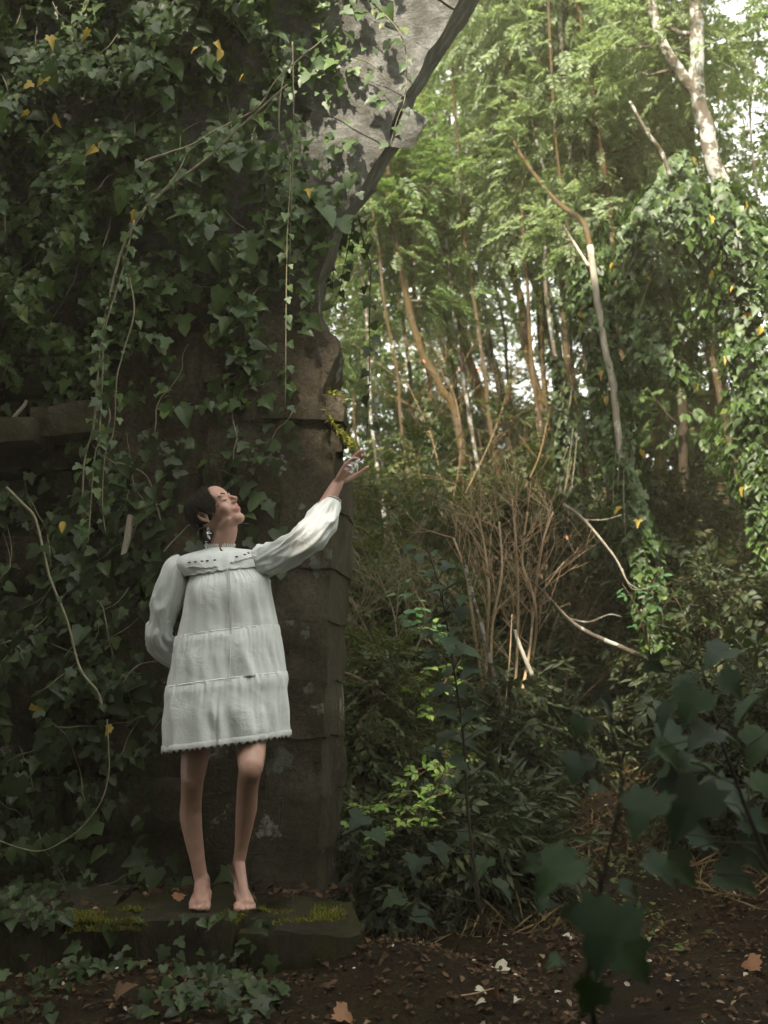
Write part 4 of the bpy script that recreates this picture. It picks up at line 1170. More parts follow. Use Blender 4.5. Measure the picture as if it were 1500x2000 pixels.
dry_bush('wiry bare shrub in shade right of the tan dry bush', [
    [(1100, 1400), (1110, 1300), (1140, 1220), (1180, 1150)],
    [(1100, 1400), (1070, 1290), (1090, 1200), (1130, 1120)],
    [(1110, 1390), (1170, 1330), (1230, 1290), (1270, 1240)]], 403, 7.8, leafy=0, gen=3, mat=plain_mat('dull_twig', (0.10, 0.065, 0.035), (0.19, 0.13, 0.075), 25), r=0.006)
dry_bush('fine brown twigs standing above the scrub behind the hand', [
    [(870, 1000), (850, 880), (820, 800), (790, 740)],
    [(880, 1000), (900, 880), (890, 780), (860, 720)],
    [(890, 1000), (950, 880), (980, 800), (1000, 740)],
    [(1000, 1000), (1050, 900), (1070, 820), (1090, 770)]], 404, 8.8, leafy=30, gen=3, mat=plain_mat('warm_twig', (0.15, 0.10, 0.05), (0.28, 0.19, 0.10), 25), r=0.006)

def branch(label, pts, Ys, r, mat=M_PALE, seed=0, subs=(), name='fallen_branch'):
    if np.ndim(Ys) == 0: Ys = [Ys] * len(pts)
    P = interp([at(p[0], p[1], y) for p, y in zip(pts, Ys)], len(pts) * 5)
    t = thing(name, label, 'branch', tuple(P[0]))
    L = [tube(P, list(r), 7, lump=0.10, seed=seed)]
    for s in subs:
        L.append(tube(interp([at(p[0], p[1], Ys[0]) for p in s], len(s) * 4), [r[0] * 0.35, 0.0015], 4))
    V, F = tubes(L); obj('wood', V, F, mat, t, True)
    return t
branch('long rough fallen branch slanting down to the right from the dry bush', [(1288, 1302), (1230, 1272), (1150, 1236), (1110, 1208), (1070, 1165), (1030, 1128)], [7.2, 7.15, 7.1, 7.1, 7.05, 7.0], [0.020, 0.012, 0.006], M_BARKL, 1,
       [[(1110, 1208), (1150, 1215), (1190, 1200), (1215, 1205)]])
branch('pale thin broken stick hanging left of the ivy-wrapped trunk', [(1100, 985), (1135, 1010), (1175, 1055), (1205, 1095), (1225, 1135), (1245, 1150)], 7.0, [0.010, 0.007, 0.003], M_PALE, 2,
       [[(1140, 1015), (1180, 1015), (1215, 1005)], [(1215, 1110), (1235, 1150), (1280, 1145)]])
branch('short pale branch low beside the pier', [(665, 1310), (710, 1330), (760, 1365), (810, 1395)], 6.2, [0.007, 0.009, 0.006], M_TWIG, 3, [[(700, 1325), (740, 1300), (790, 1340)]])
branch('short dead stem leaning against the dry bush', [(905, 1090), (925, 1170), (950, 1260), (990, 1440)], 6.9, [0.010, 0.012, 0.016], M_BARKL, 4)
branch('second leaning dead stem crossing the dry bush', [(1040, 1320), (1015, 1260), (1005, 1230)], 6.9, [0.014, 0.010], M_PALE, 5)

# ------------------------------------------------------------------ lime-green leafy sprays caught by the sun
def leafy_plant(label, base, stems, Yc, seed, tm, mat, leaf_mesh, lsz, every, name='shrub', cat='shrub', stemm=M_TWIGD, r=0.004, leaflet=5, spread=1.0, zdir=(0, -0.5, 1)):
    rg = np.random.default_rng(seed)
    b = at(*base, Yc)
    t = thing(name, label, cat, (b[0], b[1], gz(b[0], b[1])))
    L = []; cnt = 0
    for pts in stems:
        P = interp([at(p[0], p[1], Yc + (p[2] if len(p) > 2 else 0) + rg.normal(0, 0.02)) for p in pts], len(pts) * 5)
        L.append(tube(P, [r, r * 0.4], 5))
        s = np.concatenate([[0], np.cumsum(np.linalg.norm(np.diff(P, axis=0), axis=1))])
        d = s[-1] * 0.15
        while d < s[-1] * 1.001:
            q = np.array([np.interp(d, s, P[:, i]) for i in range(3)])
            T = norm(np.array([np.interp(min(d + .02, s[-1]), s, P[:, i]) for i in range(3)]) - np.array([np.interp(max(d - .02, 0), s, P[:, i]) for i in range(3)]))
            a = rg.normal(0, 1, 3) * spread; a -= T * np.dot(a, T) * 0.6; a[2] = abs(a[2]) * 0.3 - 0.1; a = norm(a)
            pet = lsz * rg.uniform(0.8, 1.5)
            e = q + a * pet
            L.append(tube(np.array([q, (q + e) / 2 + [0, 0, .005], e]), [0.0014, 0.001], 3))
            zd = np.array(zdir) + rg.normal(0, 0.28, 3)
            side = norm(np.cross(zd, a))
            for k in range(leaflet):
                if leaflet == 1: pp, dd, sc = e, a + [0, 0, -.3], 1
                elif k == leaflet - 1: pp, dd, sc = e, a, 1.15
                else:
                    f = 0.45 + 0.55 * (k // 2) / max(1, leaflet // 2 - 0.5) if leaflet > 3 else 0.85
                    pp = q + a * pet * f; dd = a * 0.45 + side * (1 if k % 2 else -1); sc = 0.85
                inst('leaf', leaf_mesh, frames((dd + rg.normal(0, 0.1, 3))[None], (zd + rg.normal(0, .12, 3))[None])[0] * lsz * sc * rg.uniform(0.8, 1.15), pp, t); cnt += 1
            d += every * rg.uniform(0.6, 1.4)
    V, F = tubes(L); obj('stem', V, F, stemm, t)
    return t
LIME_ME = mesh('leaf', OVAL[0], OVAL[1], M_LIME)
leafy_plant('sunlit lime-green leafy shrub low beside the pier', (740, 1700), [
    [(900, 1480, .2), (860, 1490), (810, 1520), (760, 1560), (700, 1590), (665, 1620)], [(920, 1560, .2), (870, 1550), (800, 1580), (740, 1630), (690, 1690)], [(880, 1500, .1), (850, 1540), (830, 1570), (790, 1590)],
    [(840, 1620, .1), (800, 1600), (760, 1620), (725, 1660)], [(890, 1520, 0), (840, 1500), (790, 1510)], [(870, 1600), (840, 1575), (800, 1545), (745, 1590)], [(760, 1560), (730, 1580), (680, 1575)]], 5.25, 501, OVAL, M_LIME, LIME_ME, 0.040, 0.055)
leafy_plant('sunlit lime-green leaves halfway up behind the maple sapling', (860, 1450), [
    [(870, 1230, .1), (860, 1290), (840, 1330), (800, 1370)], [(900, 1290, .1), (870, 1330), (850, 1370), (850, 1405)], [(880, 1260), (900, 1320), (930, 1345)], [(860, 1250), (850, 1220), (830, 1190)], [(850, 1300), (820, 1320), (790, 1365)]], 6.0, 502, OVAL, M_LIME, LIME_ME, 0.052, 0.07)
GRN_ME = mesh('leaf', OVAL[0], OVAL[1], leaf_mat('fresh_leaf', [(0.0, (0.05, 0.14, 0.05)), (1, (0.10, 0.20, 0.08))], 0.4, 0.35))
leafy_plant('fresh green compound leaves beside the top of the maple sapling', (850, 1400), [
    [(850, 1250), (830, 1190), (800, 1150), (770, 1170)], [(845, 1260), (810, 1210), (790, 1180)], [(840, 1240), (800, 1130), (790, 1110)], [(850, 1240), (820, 1230), (800, 1225)]], 5.9, 503, OVAL, None, GRN_ME, 0.055, 0.07)
leafy_plant('small leafy shoot with narrow bright leaf on the slope', (1070, 1470), [[(1060, 1470), (1070, 1440), (1085, 1415)]], 6.0, 504, OVAL, M_LIME, LIME_ME, 0.03, 0.02, leaflet=1, name='seedling', cat='plant')
leafy_plant('dim green ivy-like shoots under the ivy-wrapped trunk', (1250, 1280), [[(1260, 1240), (1240, 1180), (1215, 1140)], [(1280, 1230), (1300, 1180), (1330, 1150)], [(1250, 1230), (1260, 1170), (1290, 1110)]], 7.0, 505, OVAL, None, GRN_ME, 0.05, 0.06, leaflet=3)

# maple saplings: broad dark leaves
MAP_ME = mesh('leaf', MAPLE[0] * np.array([1, 0.85, 1]), MAPLE[1], M_BLUE)
def maple(label, base_x, Y, stem_pts, leafs, seed, r=0.007, flat=False):
    rg = np.random.default_rng(seed)
    P = interp([at(p[0], p[1], Y if len(p) < 3 else p[2]) for p in stem_pts], len(stem_pts) * 5)
    t = thing('maple_sapling', label, 'sapling', (P[0][0], P[0][1], P[0][2]))
    L = [tube(P, [r, r * 0.35], 6, lump=0.05, seed=seed)]
    for l in leafs:
        px, py, size = l[0], l[1], l[2]
        y = l[3] if len(l) > 3 else Y + rg.uniform(-0.12, 0.12)
        ang = l[4] if len(l) > 4 else rg.uniform(-60, 60)          # tip direction: 0 = straight down, + = to the right
        tilt = l[5] if len(l) > 5 else rg.uniform(0.6, 1.3)
        c = at(px, py, y)
        xd = np.array([math.sin(R(ang)), -0.35 + rg.normal(0, .15), -math.cos(R(ang)) * 0.75])
        zd = np.array([rg.normal(-0.1, .5), -0.45 + rg.normal(0, .25), tilt])
        if flat: xd = np.array([math.sin(R(ang)) * 1.2, -0.7 + rg.normal(0, .3), -0.30 + rg.normal(0, .15)]); zd = np.array([rg.normal(0, .25), -0.22 + rg.normal(0, .15), 1])
        M = frames(xd[None], zd[None])[0] * size
        q = c - M[:, 0] * 0.45
        inst('leaf', MAP_ME, M, q, t)
        k = int(np.argmin(np.linalg.norm(P - q - np.array([0, 0, -0.05]), axis=1)))
        L.append(tube(np.array([P[k], (P[k] + q) / 2 + [0, 0, .02], q]), [0.0022, 0.0015], 4))
    V, F = tubes(L); obj('stem', V, F, M_STEMD, t, True)
    return t
rgm = random.Random(4)
mid = [(800, 1075, .06), (815, 1090, .07), (850, 1085, .06), (840, 1120, .08), (870, 1105, .07), (880, 1140, .09), (905, 1165, .09), (850, 1150, .08), (895, 1195, .10), (845, 1210, .11), (880, 1230, .09), (860, 1165, .07),
       (835, 1240, .10), (870, 1255, .10), (905, 1270, .09), (930, 1280, .10), (850, 1285, .09), (880, 1310, .10), (920, 1315, .09), (900, 1355, .10), (860, 1345, .09), (940, 1370, .08), (880, 1395, .10), (920, 1400, .09),
       (870, 1440, .12), (910, 1450, .12), (850, 1475, .11), (940, 1430, .09), (900, 1490, .10), (700, 1600, .09), (735, 1630, .10), (960, 1520, .08), (810, 1690, .1), (860, 1670, .1), (770, 1760, .09), (830, 1800, .09), (905, 1640, .09), (940, 1690, .1), (980, 1740, .1)]
maple('tall thin maple sapling with dark blue-green leaves at centre', 900, 4.7, [(945, 1830), (915, 1600), (905, 1440), (890, 1330), (870, 1200), (850, 1120), (835, 1070)],
      [(a + rgm.uniform(-4, 4), b + rgm.uniform(-4, 4), s * rgm.uniform(0.85, 1.15), 4.7 + rgm.uniform(-0.12, 0.1), rgm.choice([-70, 70, 20, -30]) + rgm.uniform(-20, 20)) for a, b, s in mid], 601, flat=True)
near1 = [(l[0], l[1], l[2] * .68, *l[3:]) for l in [(1185, 1375, .05, 2.3, 40), (1132, 1420, .065, 2.2, -20), (1125, 1500, .085, 2.1, -25), (1255, 1590, .13, 1.9, -35), (1160, 1540, .05, 2.3, -60), (1085, 1710, .125, 1.75, -50), (1120, 1790, .06, 1.9, 10), (1035, 1690, .055, 2.2, -60), (1180, 1830, .16, 1.75, -25), (1060, 1770, .05, 2.2, -50), (1230, 1740, .06, 2.1, 60), (1240, 1880, .10, 1.9, 30), (1150, 1950, .08, 1.8, -20), (1290, 1700, .1, 2.1, 50), (1080, 1880, .05, 2.2, -70)]]
maple('nearest out-of-focus maple sapling with big hanging leaves, lower right', 1200, 2.0, [(1180, 2080), (1150, 1900), (1180, 1700), (1215, 1540), (1195, 1420), (1190, 1360)], near1, 602, 0.006)
near2 = [(1400, 1280, .085), (1340, 1340, .08), (1300, 1400, .08), (1350, 1380, .09), (1430, 1340, .07), (1460, 1380, .10), (1300, 1450, .10), (1340, 1500, .09), (1380, 1500, .07), (1420, 1440, .08), (1480, 1460, .09), (1310, 1480, .07), (1340, 1580, .14), (1400, 1560, .12), (1440, 1590, .1), (1480, 1610, .07), (1470, 1670, .09), (1380, 1640, .09), (1440, 1720, .10), (1330, 1700, .08), (1490, 1540, .08), (1280, 1300, .05), (1370, 1440, .08), (1320, 1540, .09)]
maple('shadowy out-of-focus maple branch filling the right edge', 1500, 2.6, [(1560, 2000), (1520, 1750), (1450, 1560), (1400, 1420), (1370, 1300)],
      [(a, b, s * 1.0, 2.6 + rgm.uniform(-.25, .25), rgm.choice([-60, -30, 40, 70])) for a, b, s in near2], 603, 0.007)

# ------------------------------------------------------------------ fallen leaves, litter and ground cover
def on_ground(px, py):
    lo, hi = 2.0, 30.0
    prev = None
    for Y in np.arange(2.0, 25, 0.02):
        p = at(px, py, Y)
        if p[2] <= gz(p[0], Y) + 0.01: return p
    return at(px, py, 10)
LIT = mesh('leaf', MAPLE[0] * np.array([1, 1, 1.6]), MAPLE[1], M_ORL)
LITP = mesh('leaf', IVY_B[0] * np.array([1, 1, 1.8]), IVY_B[1], leaf_mat('pale_dead_leaf', [(0, (0.40, 0.36, 0.27)), (1, (0.55, 0.50, 0.40))], 0.7, 0.1, (1, 1, 1)))
LITY = mesh('leaf', OVAL[0], OVAL[1], M_YEL)
FL = [(232, 1965, .085, LIT, 'brown fallen maple leaf at the bottom left corner'), (655, 1990, .07, LIT, 'brown fallen leaf at the bottom edge below the step'),
      (988, 1897, .065, LITP, 'pale curled dead leaf standing upright on the soil'), (965, 1942, .05, LIT, 'reddish fallen leaf beside the pale strips on the soil'), (930, 1942, .035, LITP, 'flat pale leaf scrap left of the reddish leaf'), (945, 1965, .03, LITP, 'tiny white leaf scrap below the reddish leaf'),
      (860, 1560, .04, LITP, 'cream fallen leaf caught among the lime-green leaves'), (1078, 1530, .06, LITP, 'cream twisted leaf on the sunlit slope'), (1082, 1572, .055, LITP, 'pale crumpled leaf just below the twisted one on the slope'), (1262, 1460, .07, LITP, 'pale upright leaf in the bright patch of slope'),
      (1260, 1395, .06, LIT, 'tan flat leaf above the bright patch of slope'), (1480, 1440, .07, LITP, 'pale leaf strip at the right edge of the slope'), (1480, 1895, .09, LIT, 'large brown leaf at the lower right edge'),
      (345, 1757, .045, LIT, 'orange-brown leaf lying on the ledge moss'), (1010, 1960, .03, LITP, 'white leaf fragment bottom centre')]
rgf = np.random.default_rng(77)
for px, py, s, me, lab in FL:
    p = on_ground(px, py) + np.array([0, -0.02, 0.02])
    if 'ledge' in lab: p = at(px, py, 4.5)
    M = frames(rgf.normal(0, 1, (1, 3)) * [1, .6, .3], np.array([[rgf.normal(0, .3), -.5, 1]]))[0]
    o = inst('fallen_leaf', me, M * s, p, None)
    o['label'] = lab; o['category'] = 'leaf'
branch('broken pale branch leaning out of the ivy beside the forking trunk', [(1310, 345), (1290, 295), (1262, 255), (1230, 198)], 7.1, [0.016, 0.014, 0.009], M_BARKL, 19, name='dead_branch')
stick = branch('small white stick lying on the sunlit slope', [(1046, 1540), (1071, 1544)], [on_ground(1046, 1540)[1] - .03, on_ground(1071, 1544)[1] - .03], [0.006, 0.004], M_PALE, 9, name='stick')
for k, pxl in enumerate([[(940, 1550), (1000, 1565), (1050, 1590)], [(900, 1945), (930, 1940), (965, 1930)], [(1000, 1200), (995, 1290), (985, 1400)]]):
    Yk = on_ground(*pxl[0])[1] - 0.08 if k < 2 else 6.8
    branch(['thin dry grass stalk across the middle of the slope', 'thin twig beside the reddish fallen leaf', 'upright twig inside the dry bush'][k], pxl, Yk, [0.003, 0.002], M_TWIG, 10 + k, name='twig')

M_LITTER = leaf_mat('leaf_litter', [(0.0, (0.03, 0.016, 0.009)), (0.6, (0.065, 0.034, 0.017)), (0.94, (0.11, 0.062, 0.03)), (1, (0.30, 0.21, 0.13))], 0.8, 0.1, (1, 0.9, 0.6), 0.2)
def scatter(name, n, xr, yr, tms, mat, size, seed, flat=1.2, keepf=None, lift=0.012, up=0.0):
    rg = np.random.default_rng(seed)
    x = rg.uniform(*xr, n); y = rg.uniform(*yr, n)
    if keepf is not None:
        k = keepf(x, y, rg); x, y = x[k], y[k]
    z = ground_z(x, y) + np.array([0.05 * noise.noise((a * 2.2, b * 2.2, 0)) + 0.025 * noise.noise((a * 7, b * 7, 3)) for a, b in zip(x, y)]) + lift * rg.uniform(0.2, 1.5, len(x))
    pos = np.stack([x, y, z], -1)
    xd = rg.normal(0, 1, (len(x), 3)) * [1, 1, 0.35] + [0, 0, up]
    zd = np.array([0, -0.25, flat]) + rg.normal(0, 0.45, (len(x), 3))
    parts = []; sel = rg.integers(0, len(tms), len(x))
    for k, tm in enumerate(tms):
        m = sel == k
        if m.any(): parts.append(cloud(tm, pos[m], frames(xd[m], zd[m]), rg.uniform(*size, m.sum())))
    V, F = cat_mesh(parts)
    o = obj(name, V, F, mat)
    o['kind'] = 'stuff'
    return o
nz = lambda x, y, f, s: np.array([noise.noise((a * f, b * f, s)) for a, b in zip(x, y)])
scatter('leaf_litter', 42000, (-2.6, 4.2), (3.2, 9.5), [IVY_S, OVAL], M_LITTER, (0.012, 0.036), 701, keepf=lambda x, y, r: nz(x, y, 1.6, 2) + r.normal(0, .3, len(x)) > -0.3)
scatter('pale_litter', 500, (-2.2, 3.6), (3.2, 8.5), [IVY_S, OVAL], LITP.materials[0], (0.012, 0.035), 702)
scatter('ground_cover', 26000, (-1.0, 5.0), (4.9, 11), [OVAL, IVY_S], M_COVER, (0.018, 0.045), 703, flat=0.9, lift=0.05, up=0.3, keepf=lambda x, y, r: (nz(x, y, 1.3, 7) + r.normal(0, .15, len(x)) > -0.02 - 0.25 * smooth(5.5, 7.5, y) + 0.6 * (1 - smooth(5.0, 6.2, y))))
BLADE = (np.array([(0, -0.011, 0), (0, 0.011, 0), (0.55, 0.008, -0.08), (1, 0, -0.25)]), np.array([(0, 1, 2), (0, 2, 3)]))
scatter('dry_grass', 16000, (-0.6, 4.2), (5.2, 10), [BLADE], plain_mat('dry_grass', (0.11, 0.075, 0.03), (0.24, 0.17, 0.08), 20, bmp=0), (0.06, 0.20), 704, up=0.7, flat=0.3, keepf=lambda x, y, r: nz(x, y, 1.1, 12) > -0.05)

# debris on the ledge top
rgl = np.random.default_rng(31); nl = 900
px_ = rgl.uniform(-2.3, -0.12, nl); py_ = rgl.uniform(4.26, 4.95, nl)
kp_ = (nz(px_, py_, 3, 3) + 0.5 * smooth(4.5, 4.95, py_) > 0.12) & ~((px_ > -0.93) & (px_ < -0.45) & (py_ < 4.7))
px_, py_ = px_[kp_], py_[kp_]
V, F = cloud(IVY_S, np.stack([px_, py_, Z_LEDGE + rgl.uniform(0, .02, len(px_))], -1), frames(rgl.normal(0, 1, (len(px_), 3)) * [1, 1, .3], np.array([0, -.2, 1]) + rgl.normal(0, .4, (len(px_), 3))), rgl.uniform(.015, .04, len(px_)))
obj('ledge_litter', V, F, M_LITTER)['kind'] = 'stuff'

mp = []
rgm2 = np.random.default_rng(12)
for (x0_, y0_), (x1_, y1_), nn in (((632, 776), (690, 872), 1500), ((640, 765), (672, 778), 500)):
    t_ = rgm2.uniform(0, 1, nn)
    for tt in t_:
        mp.append(at(x0_ + (x1_ - x0_) * tt + rgm2.normal(0, 3), y0_ + (y1_ - y0_) * tt ** .6 + rgm2.normal(0, 3), 5.0 + rgm2.uniform(-.04, .25)))
mp = np.array(mp)
V, F = cloud((np.array([(0, -0.18, 0), (0, 0.18, 0), (0.6, 0.10, 0.1), (1, 0, 0.3)]), np.array([(0, 1, 2), (0, 2, 3)])), mp, frames(np.array([0.3, -.5, -.3]) + rgm2.normal(0, .5, mp.shape), rgm2.normal(0, 1, mp.shape)), rgm2.uniform(.012, .03, len(mp)))
obj('moss', V, F, M_MOSS, arch)['kind'] = 'stuff'
# ------------------------------------------------------------------ the woman
m, n, p, out = new_mat('skin')
c = ramp(n, noise_tex(n, 18, 4, 0.6), [(0.3, (0.44, 0.245, 0.195)), (0.7, (0.53, 0.31, 0.25))])
n.links.new(c, p.inputs['Base Color']); p.inputs['Roughness'].default_value = 0.5
p.inputs['Subsurface Weight'].default_value = 0.12; p.inputs['Subsurface Radius'].default_value = (0.01, 0.004, 0.002)
bump(n, p, noise_tex(n, 180, 3, 0.5), 0.08, 0.002)
M_SKIN = m
M_LIPS = plain_mat('lips', (0.42, 0.13, 0.12), (0.48, 0.17, 0.15), 60, 0.4, 0.1)
M_HAIR = plain_mat('dark_hair', (0.012, 0.008, 0.006), (0.026, 0.018, 0.013), 60, 0.6, 0.2, 0.3)
M_TOENAIL = plain_mat('nail', (0.50, 0.28, 0.22), (0.55, 0.32, 0.26), 60, 0.3, 0)
m, n, p, out = new_mat('white_cotton')
c = ramp(n, noise_tex(n, 9, 4, 0.6), [(0.3, (0.78, 0.80, 0.80)), (0.7, (0.85, 0.87, 0.87))])
n.links.new(c, p.inputs['Base Color']); p.inputs['Roughness'].default_value = 0.85
p.inputs['Sheen Weight'].default_value = 0.2; p.inputs['Specular IOR Level'].default_value = 0.15
h1 = noise_tex(n, 9, 5, 0.6, dist=0.6); h2 = noise_tex(n, 420, 2, 0.5)
ad = n.nodes.new('ShaderNodeMath'); ad.operation = 'MULTIPLY_ADD'; n.links.new(h2, ad.inputs[0]); ad.inputs[1].default_value = 0.06; n.links.new(h1, ad.inputs[2])
bump(n, p, ad.outputs[0], 0.55, 0.02)
tr = n.nodes.new('ShaderNodeBsdfTranslucent'); tr.inputs[0].default_value = (0.8, 0.8, 0.78, 1)
mx = n.nodes.new('ShaderNodeMixShader'); mx.inputs[0].default_value = 0.12
n.links.new(p.outputs[0], mx.inputs[1]); n.links.new(tr.outputs[0], mx.inputs[2]); n.links.new(mx.outputs[0], out.inputs[0])
M_DRESS = m
M_LACE = plain_mat('white_lace', (0.60, 0.61, 0.60), (0.85, 0.85, 0.84), 260, 0.85, 0.9, 0.1)
M_PETAL = leaf_mat('petal', [(0, (0.72, 0.70, 0.72)), (1, (0.85, 0.84, 0.85))], 0.3, 0.35, (1, 1, 1))
M_HOLE = plain_mat('eyelet_shadow', (0.10, 0.055, 0.045), (0.13, 0.07, 0.06), 60, 0.9, 0)

YW = 4.55
hf = norm(np.array([0.655, -0.42, 0.63])); hl = norm(np.array([0.35, 0.90, 0.25])); hl = norm(hl - hf * np.dot(hl, hf)); hu = np.cross(hf, hl)
if hu[2] < 0: hu = -hu
HC = at(420, 1002, YW)
def H(l, f, u): return HC + hl * l + hf * f + hu * u
BP = []
def ell(c, rad, ax=None, n=14, squash=None):
    a = np.linspace(0, 2 * np.pi, n * 2, endpoint=False); b = np.linspace(-np.pi / 2, np.pi / 2, n)
    P = [[math.cos(t) * math.cos(s), math.cos(t) * math.sin(s), math.sin(t)] for t in b[1:-1] for s in a]
    P = np.array([[0, 0, -1]] + P + [[0, 0, 1]]); m = len(a); r = len(b) - 2
    F = []
    for i in range(r - 1):
        for j in range(m): F.append((1 + i * m + j, 1 + i * m + (j + 1) % m, 1 + (i + 1) * m + (j + 1) % m, 1 + (i + 1) * m + j))
    for j in range(m):
        F.append((0, 1 + (j + 1) % m, 1 + j, 1 + j)); F.append((1 + r * m, 1 + (r - 1) * m + j, 1 + (r - 1) * m + (j + 1) % m, 1 + (r - 1) * m + (j + 1) % m))
    P = P * np.array(rad)
    A = np.array(ax if ax is not None else np.eye(3))
    return P @ A + np.array(c), np.array(F)
HA = [hl, hf, hu]
def hell(l, f, u, rl, rf, ru, n=14): BP.append(ell(H(l, f, u), (rl, rf, ru), HA, n))
def limb(pts, rad, n=18, sub=5, aspect=1.0, hint=None):
    P = interp(pts, len(pts) * sub); r = np.interp(np.linspace(0, 1, len(P)), np.linspace(0, 1, len(rad)), rad)
    # rounded ends
    T0, T1 = norm(P[0] - P[1]), norm(P[-1] - P[-2])
    e = np.array([0.25, 0.5, 0.75, 0.92, 1.0])
    P = np.concatenate([[P[0] + T0 * r[0] * k for k in e[::-1]], P, [P[-1] + T1 * r[-1] * k for k in e]])
    q = np.sqrt(np.maximum(1 - e * e, 0.0004))
    r = np.concatenate([r[0] * q[::-1], r, r[-1] * q])
    BP.append(tube(P, r, n, hint=hint, aspect=aspect))
# head
hell(0, 0.004, 0.030, .070, .074, .072)
hell(0, 0.030, -0.012, .058, .062, .085)
hell(0, 0.052, 0.035, .056, .042, .055)
hell(0, 0.028, -0.068, .047, .052, .034)
hell(0, 0.062, -0.090, .027, .025, .021)
for s in (-1, 1):
    hell(s * .036, .060, -.030, .022, .024, .026, 10)
    hell(s * .026, .084, .020, .020, .010, .008, 10)
    hell(s * .042, .018, -.072, .013, .038, .018, 10)
    hell(s * .029, .076, .0, .013, .013, .010, 10)          # closed eyelid
    limb([H(s * .074, -.008, .018), H(s * .080, -.016, .024), H(s * .083, -.024, .012), H(s * .080, -.022, -.008), H(s * .073, -.010, -.026)], [.005, .006, .0065, .006, .005], 8, 3)
    hell(s * .072, -.010, -.002, .006, .012, .020, 8)
    hell(s * .012, .097, -.030, .007, .008, .006, 8)
limb([H(0, .088, .016), H(0, .099, -.004), H(0, .112, -.024)], [.0085, .009, .0095], 10, 3)
hell(0, .102, -.033, .008, .008, .006, 8)
hell(0, .082, -.055, .026, .014, .018, 10)
hell(0, .0915, -.053, .018, .0065, .0050, 8)
hell(0, .0895, -.062, .016, .0065, .0055, 8)
# neck, torso
nb = at(428, 1082, YW + 0.02)
limb([nb + [0, 0, -0.06], nb, H(0, -0.005, -.075), H(0, -.02, -.01)], [.062, .046, .046, .052], 20)
sh_r, sh_l = at(352, 1118, YW + .01), at(512, 1092, YW)
chest = at(440, 1165, YW + .02)
limb([sh_r, at(390, 1108, YW + .02), nb + [0, 0.01, -0.035], at(470, 1101, YW + .02), sh_l], [.038, .032, .045, .032, .040], 16)
BP.append(ell(at(438, 1140, YW + .03), (.135, .088, .12), None, 16))
BP.append(ell(at(442, 1200, YW + .04), (.125, .085, .15), None, 16))
BP.append(ell(at(445, 1290, YW + .05), (.13, .09, .13), None, 16))
BP.append(ell(at(438, 1350, YW + .05), (.155, .11, .11), None, 16))
# reaching arm (her left)
el_l, wr_l = at(604, 1052, YW - .12), at(659, 945, YW - .06)
limb([sh_l, (sh_l * .5 + el_l * .5) + [0, 0, .0], el_l], [.046, .042, .035])
limb([el_l, el_l * .65 + wr_l * .35 + [-.004, 0, .0], wr_l], [.036, .036, .0235], aspect=1.0)
def hand(w, d, pn, size=1.0, curl=0.25, spread=0.5, thumb=1, curls=None):
    """w wrist, d direction of the fingers, pn palm normal (towards the palm side), thumb = side sign"""
    d = norm(d); pn = norm(pn - d * np.dot(pn, d)); s = np.cross(d, pn) * thumb     # s points to the thumb side
    S = size
    base = []
    for i, (off, ln, pl) in enumerate([(.026, .072, .088), (.009, .080, .092), (-.009, .075, .088), (-.026, .060, .080)]):
        b = w + d * pl * S + s * off * S
        limb([w + s * off * 0.45 * S + d * .005, w + d * pl * .5 * S + s * off * .85 * S, b], [.0135 * S, .0125 * S, .0105 * S], 10, 3)
        cc = curl if curls is None else curls[i]
        a0, P, q = 0.10 + cc * .5, [b], b
        for j, fr in enumerate((.45, .31, .24)):
            a = a0 + cc * j * 0.9
            dd = d * math.cos(a) + pn * math.sin(a) + s * off * 4 * spread
            q = q + norm(dd) * ln * fr * S
            P.append(q)
        limb(P, [.0092 * S, .0088 * S, .0082 * S, .0068 * S], 10, 3)
    tb = w + d * .022 * S + s * .018 * S + pn * .006
    limb([tb, tb + (d * .6 + s * .65 + pn * .25) * .040 * S, tb + (d * 1.25 + s * .85 + pn * .5) * .050 * S, tb + (d * 1.9 + s * .9 + pn * .75) * .052 * S], [.0145 * S, .0125 * S, .0100 * S, .0078 * S], 10, 3)
# palm faces the camera-right and down, thumb side towards the camera and right
hd = norm(at(699, 880, YW - .08) - wr_l)
hand(wr_l, hd, np.array([0.72, -0.30, -0.55]), 1.0, 0.16, 0.10, 1, [0.22, 0.06, 0.10, 0.40])
# bent arm (her right), hand behind the back
el_r, wr_r = at(309, 1238, YW + .06), at(352, 1290, YW + .20)
limb([sh_r, sh_r * .5 + el_r * .5 + [-.01, 0, 0], el_r], [.046, .041, .034])
limb([el_r, el_r * .6 + wr_r * .4, wr_r], [.035, .033, .024])
hand(wr_r, np.array([.85, .12, .25]), np.array([0.1, 1, 0.1]), 0.95, 0.5, .3, -1)
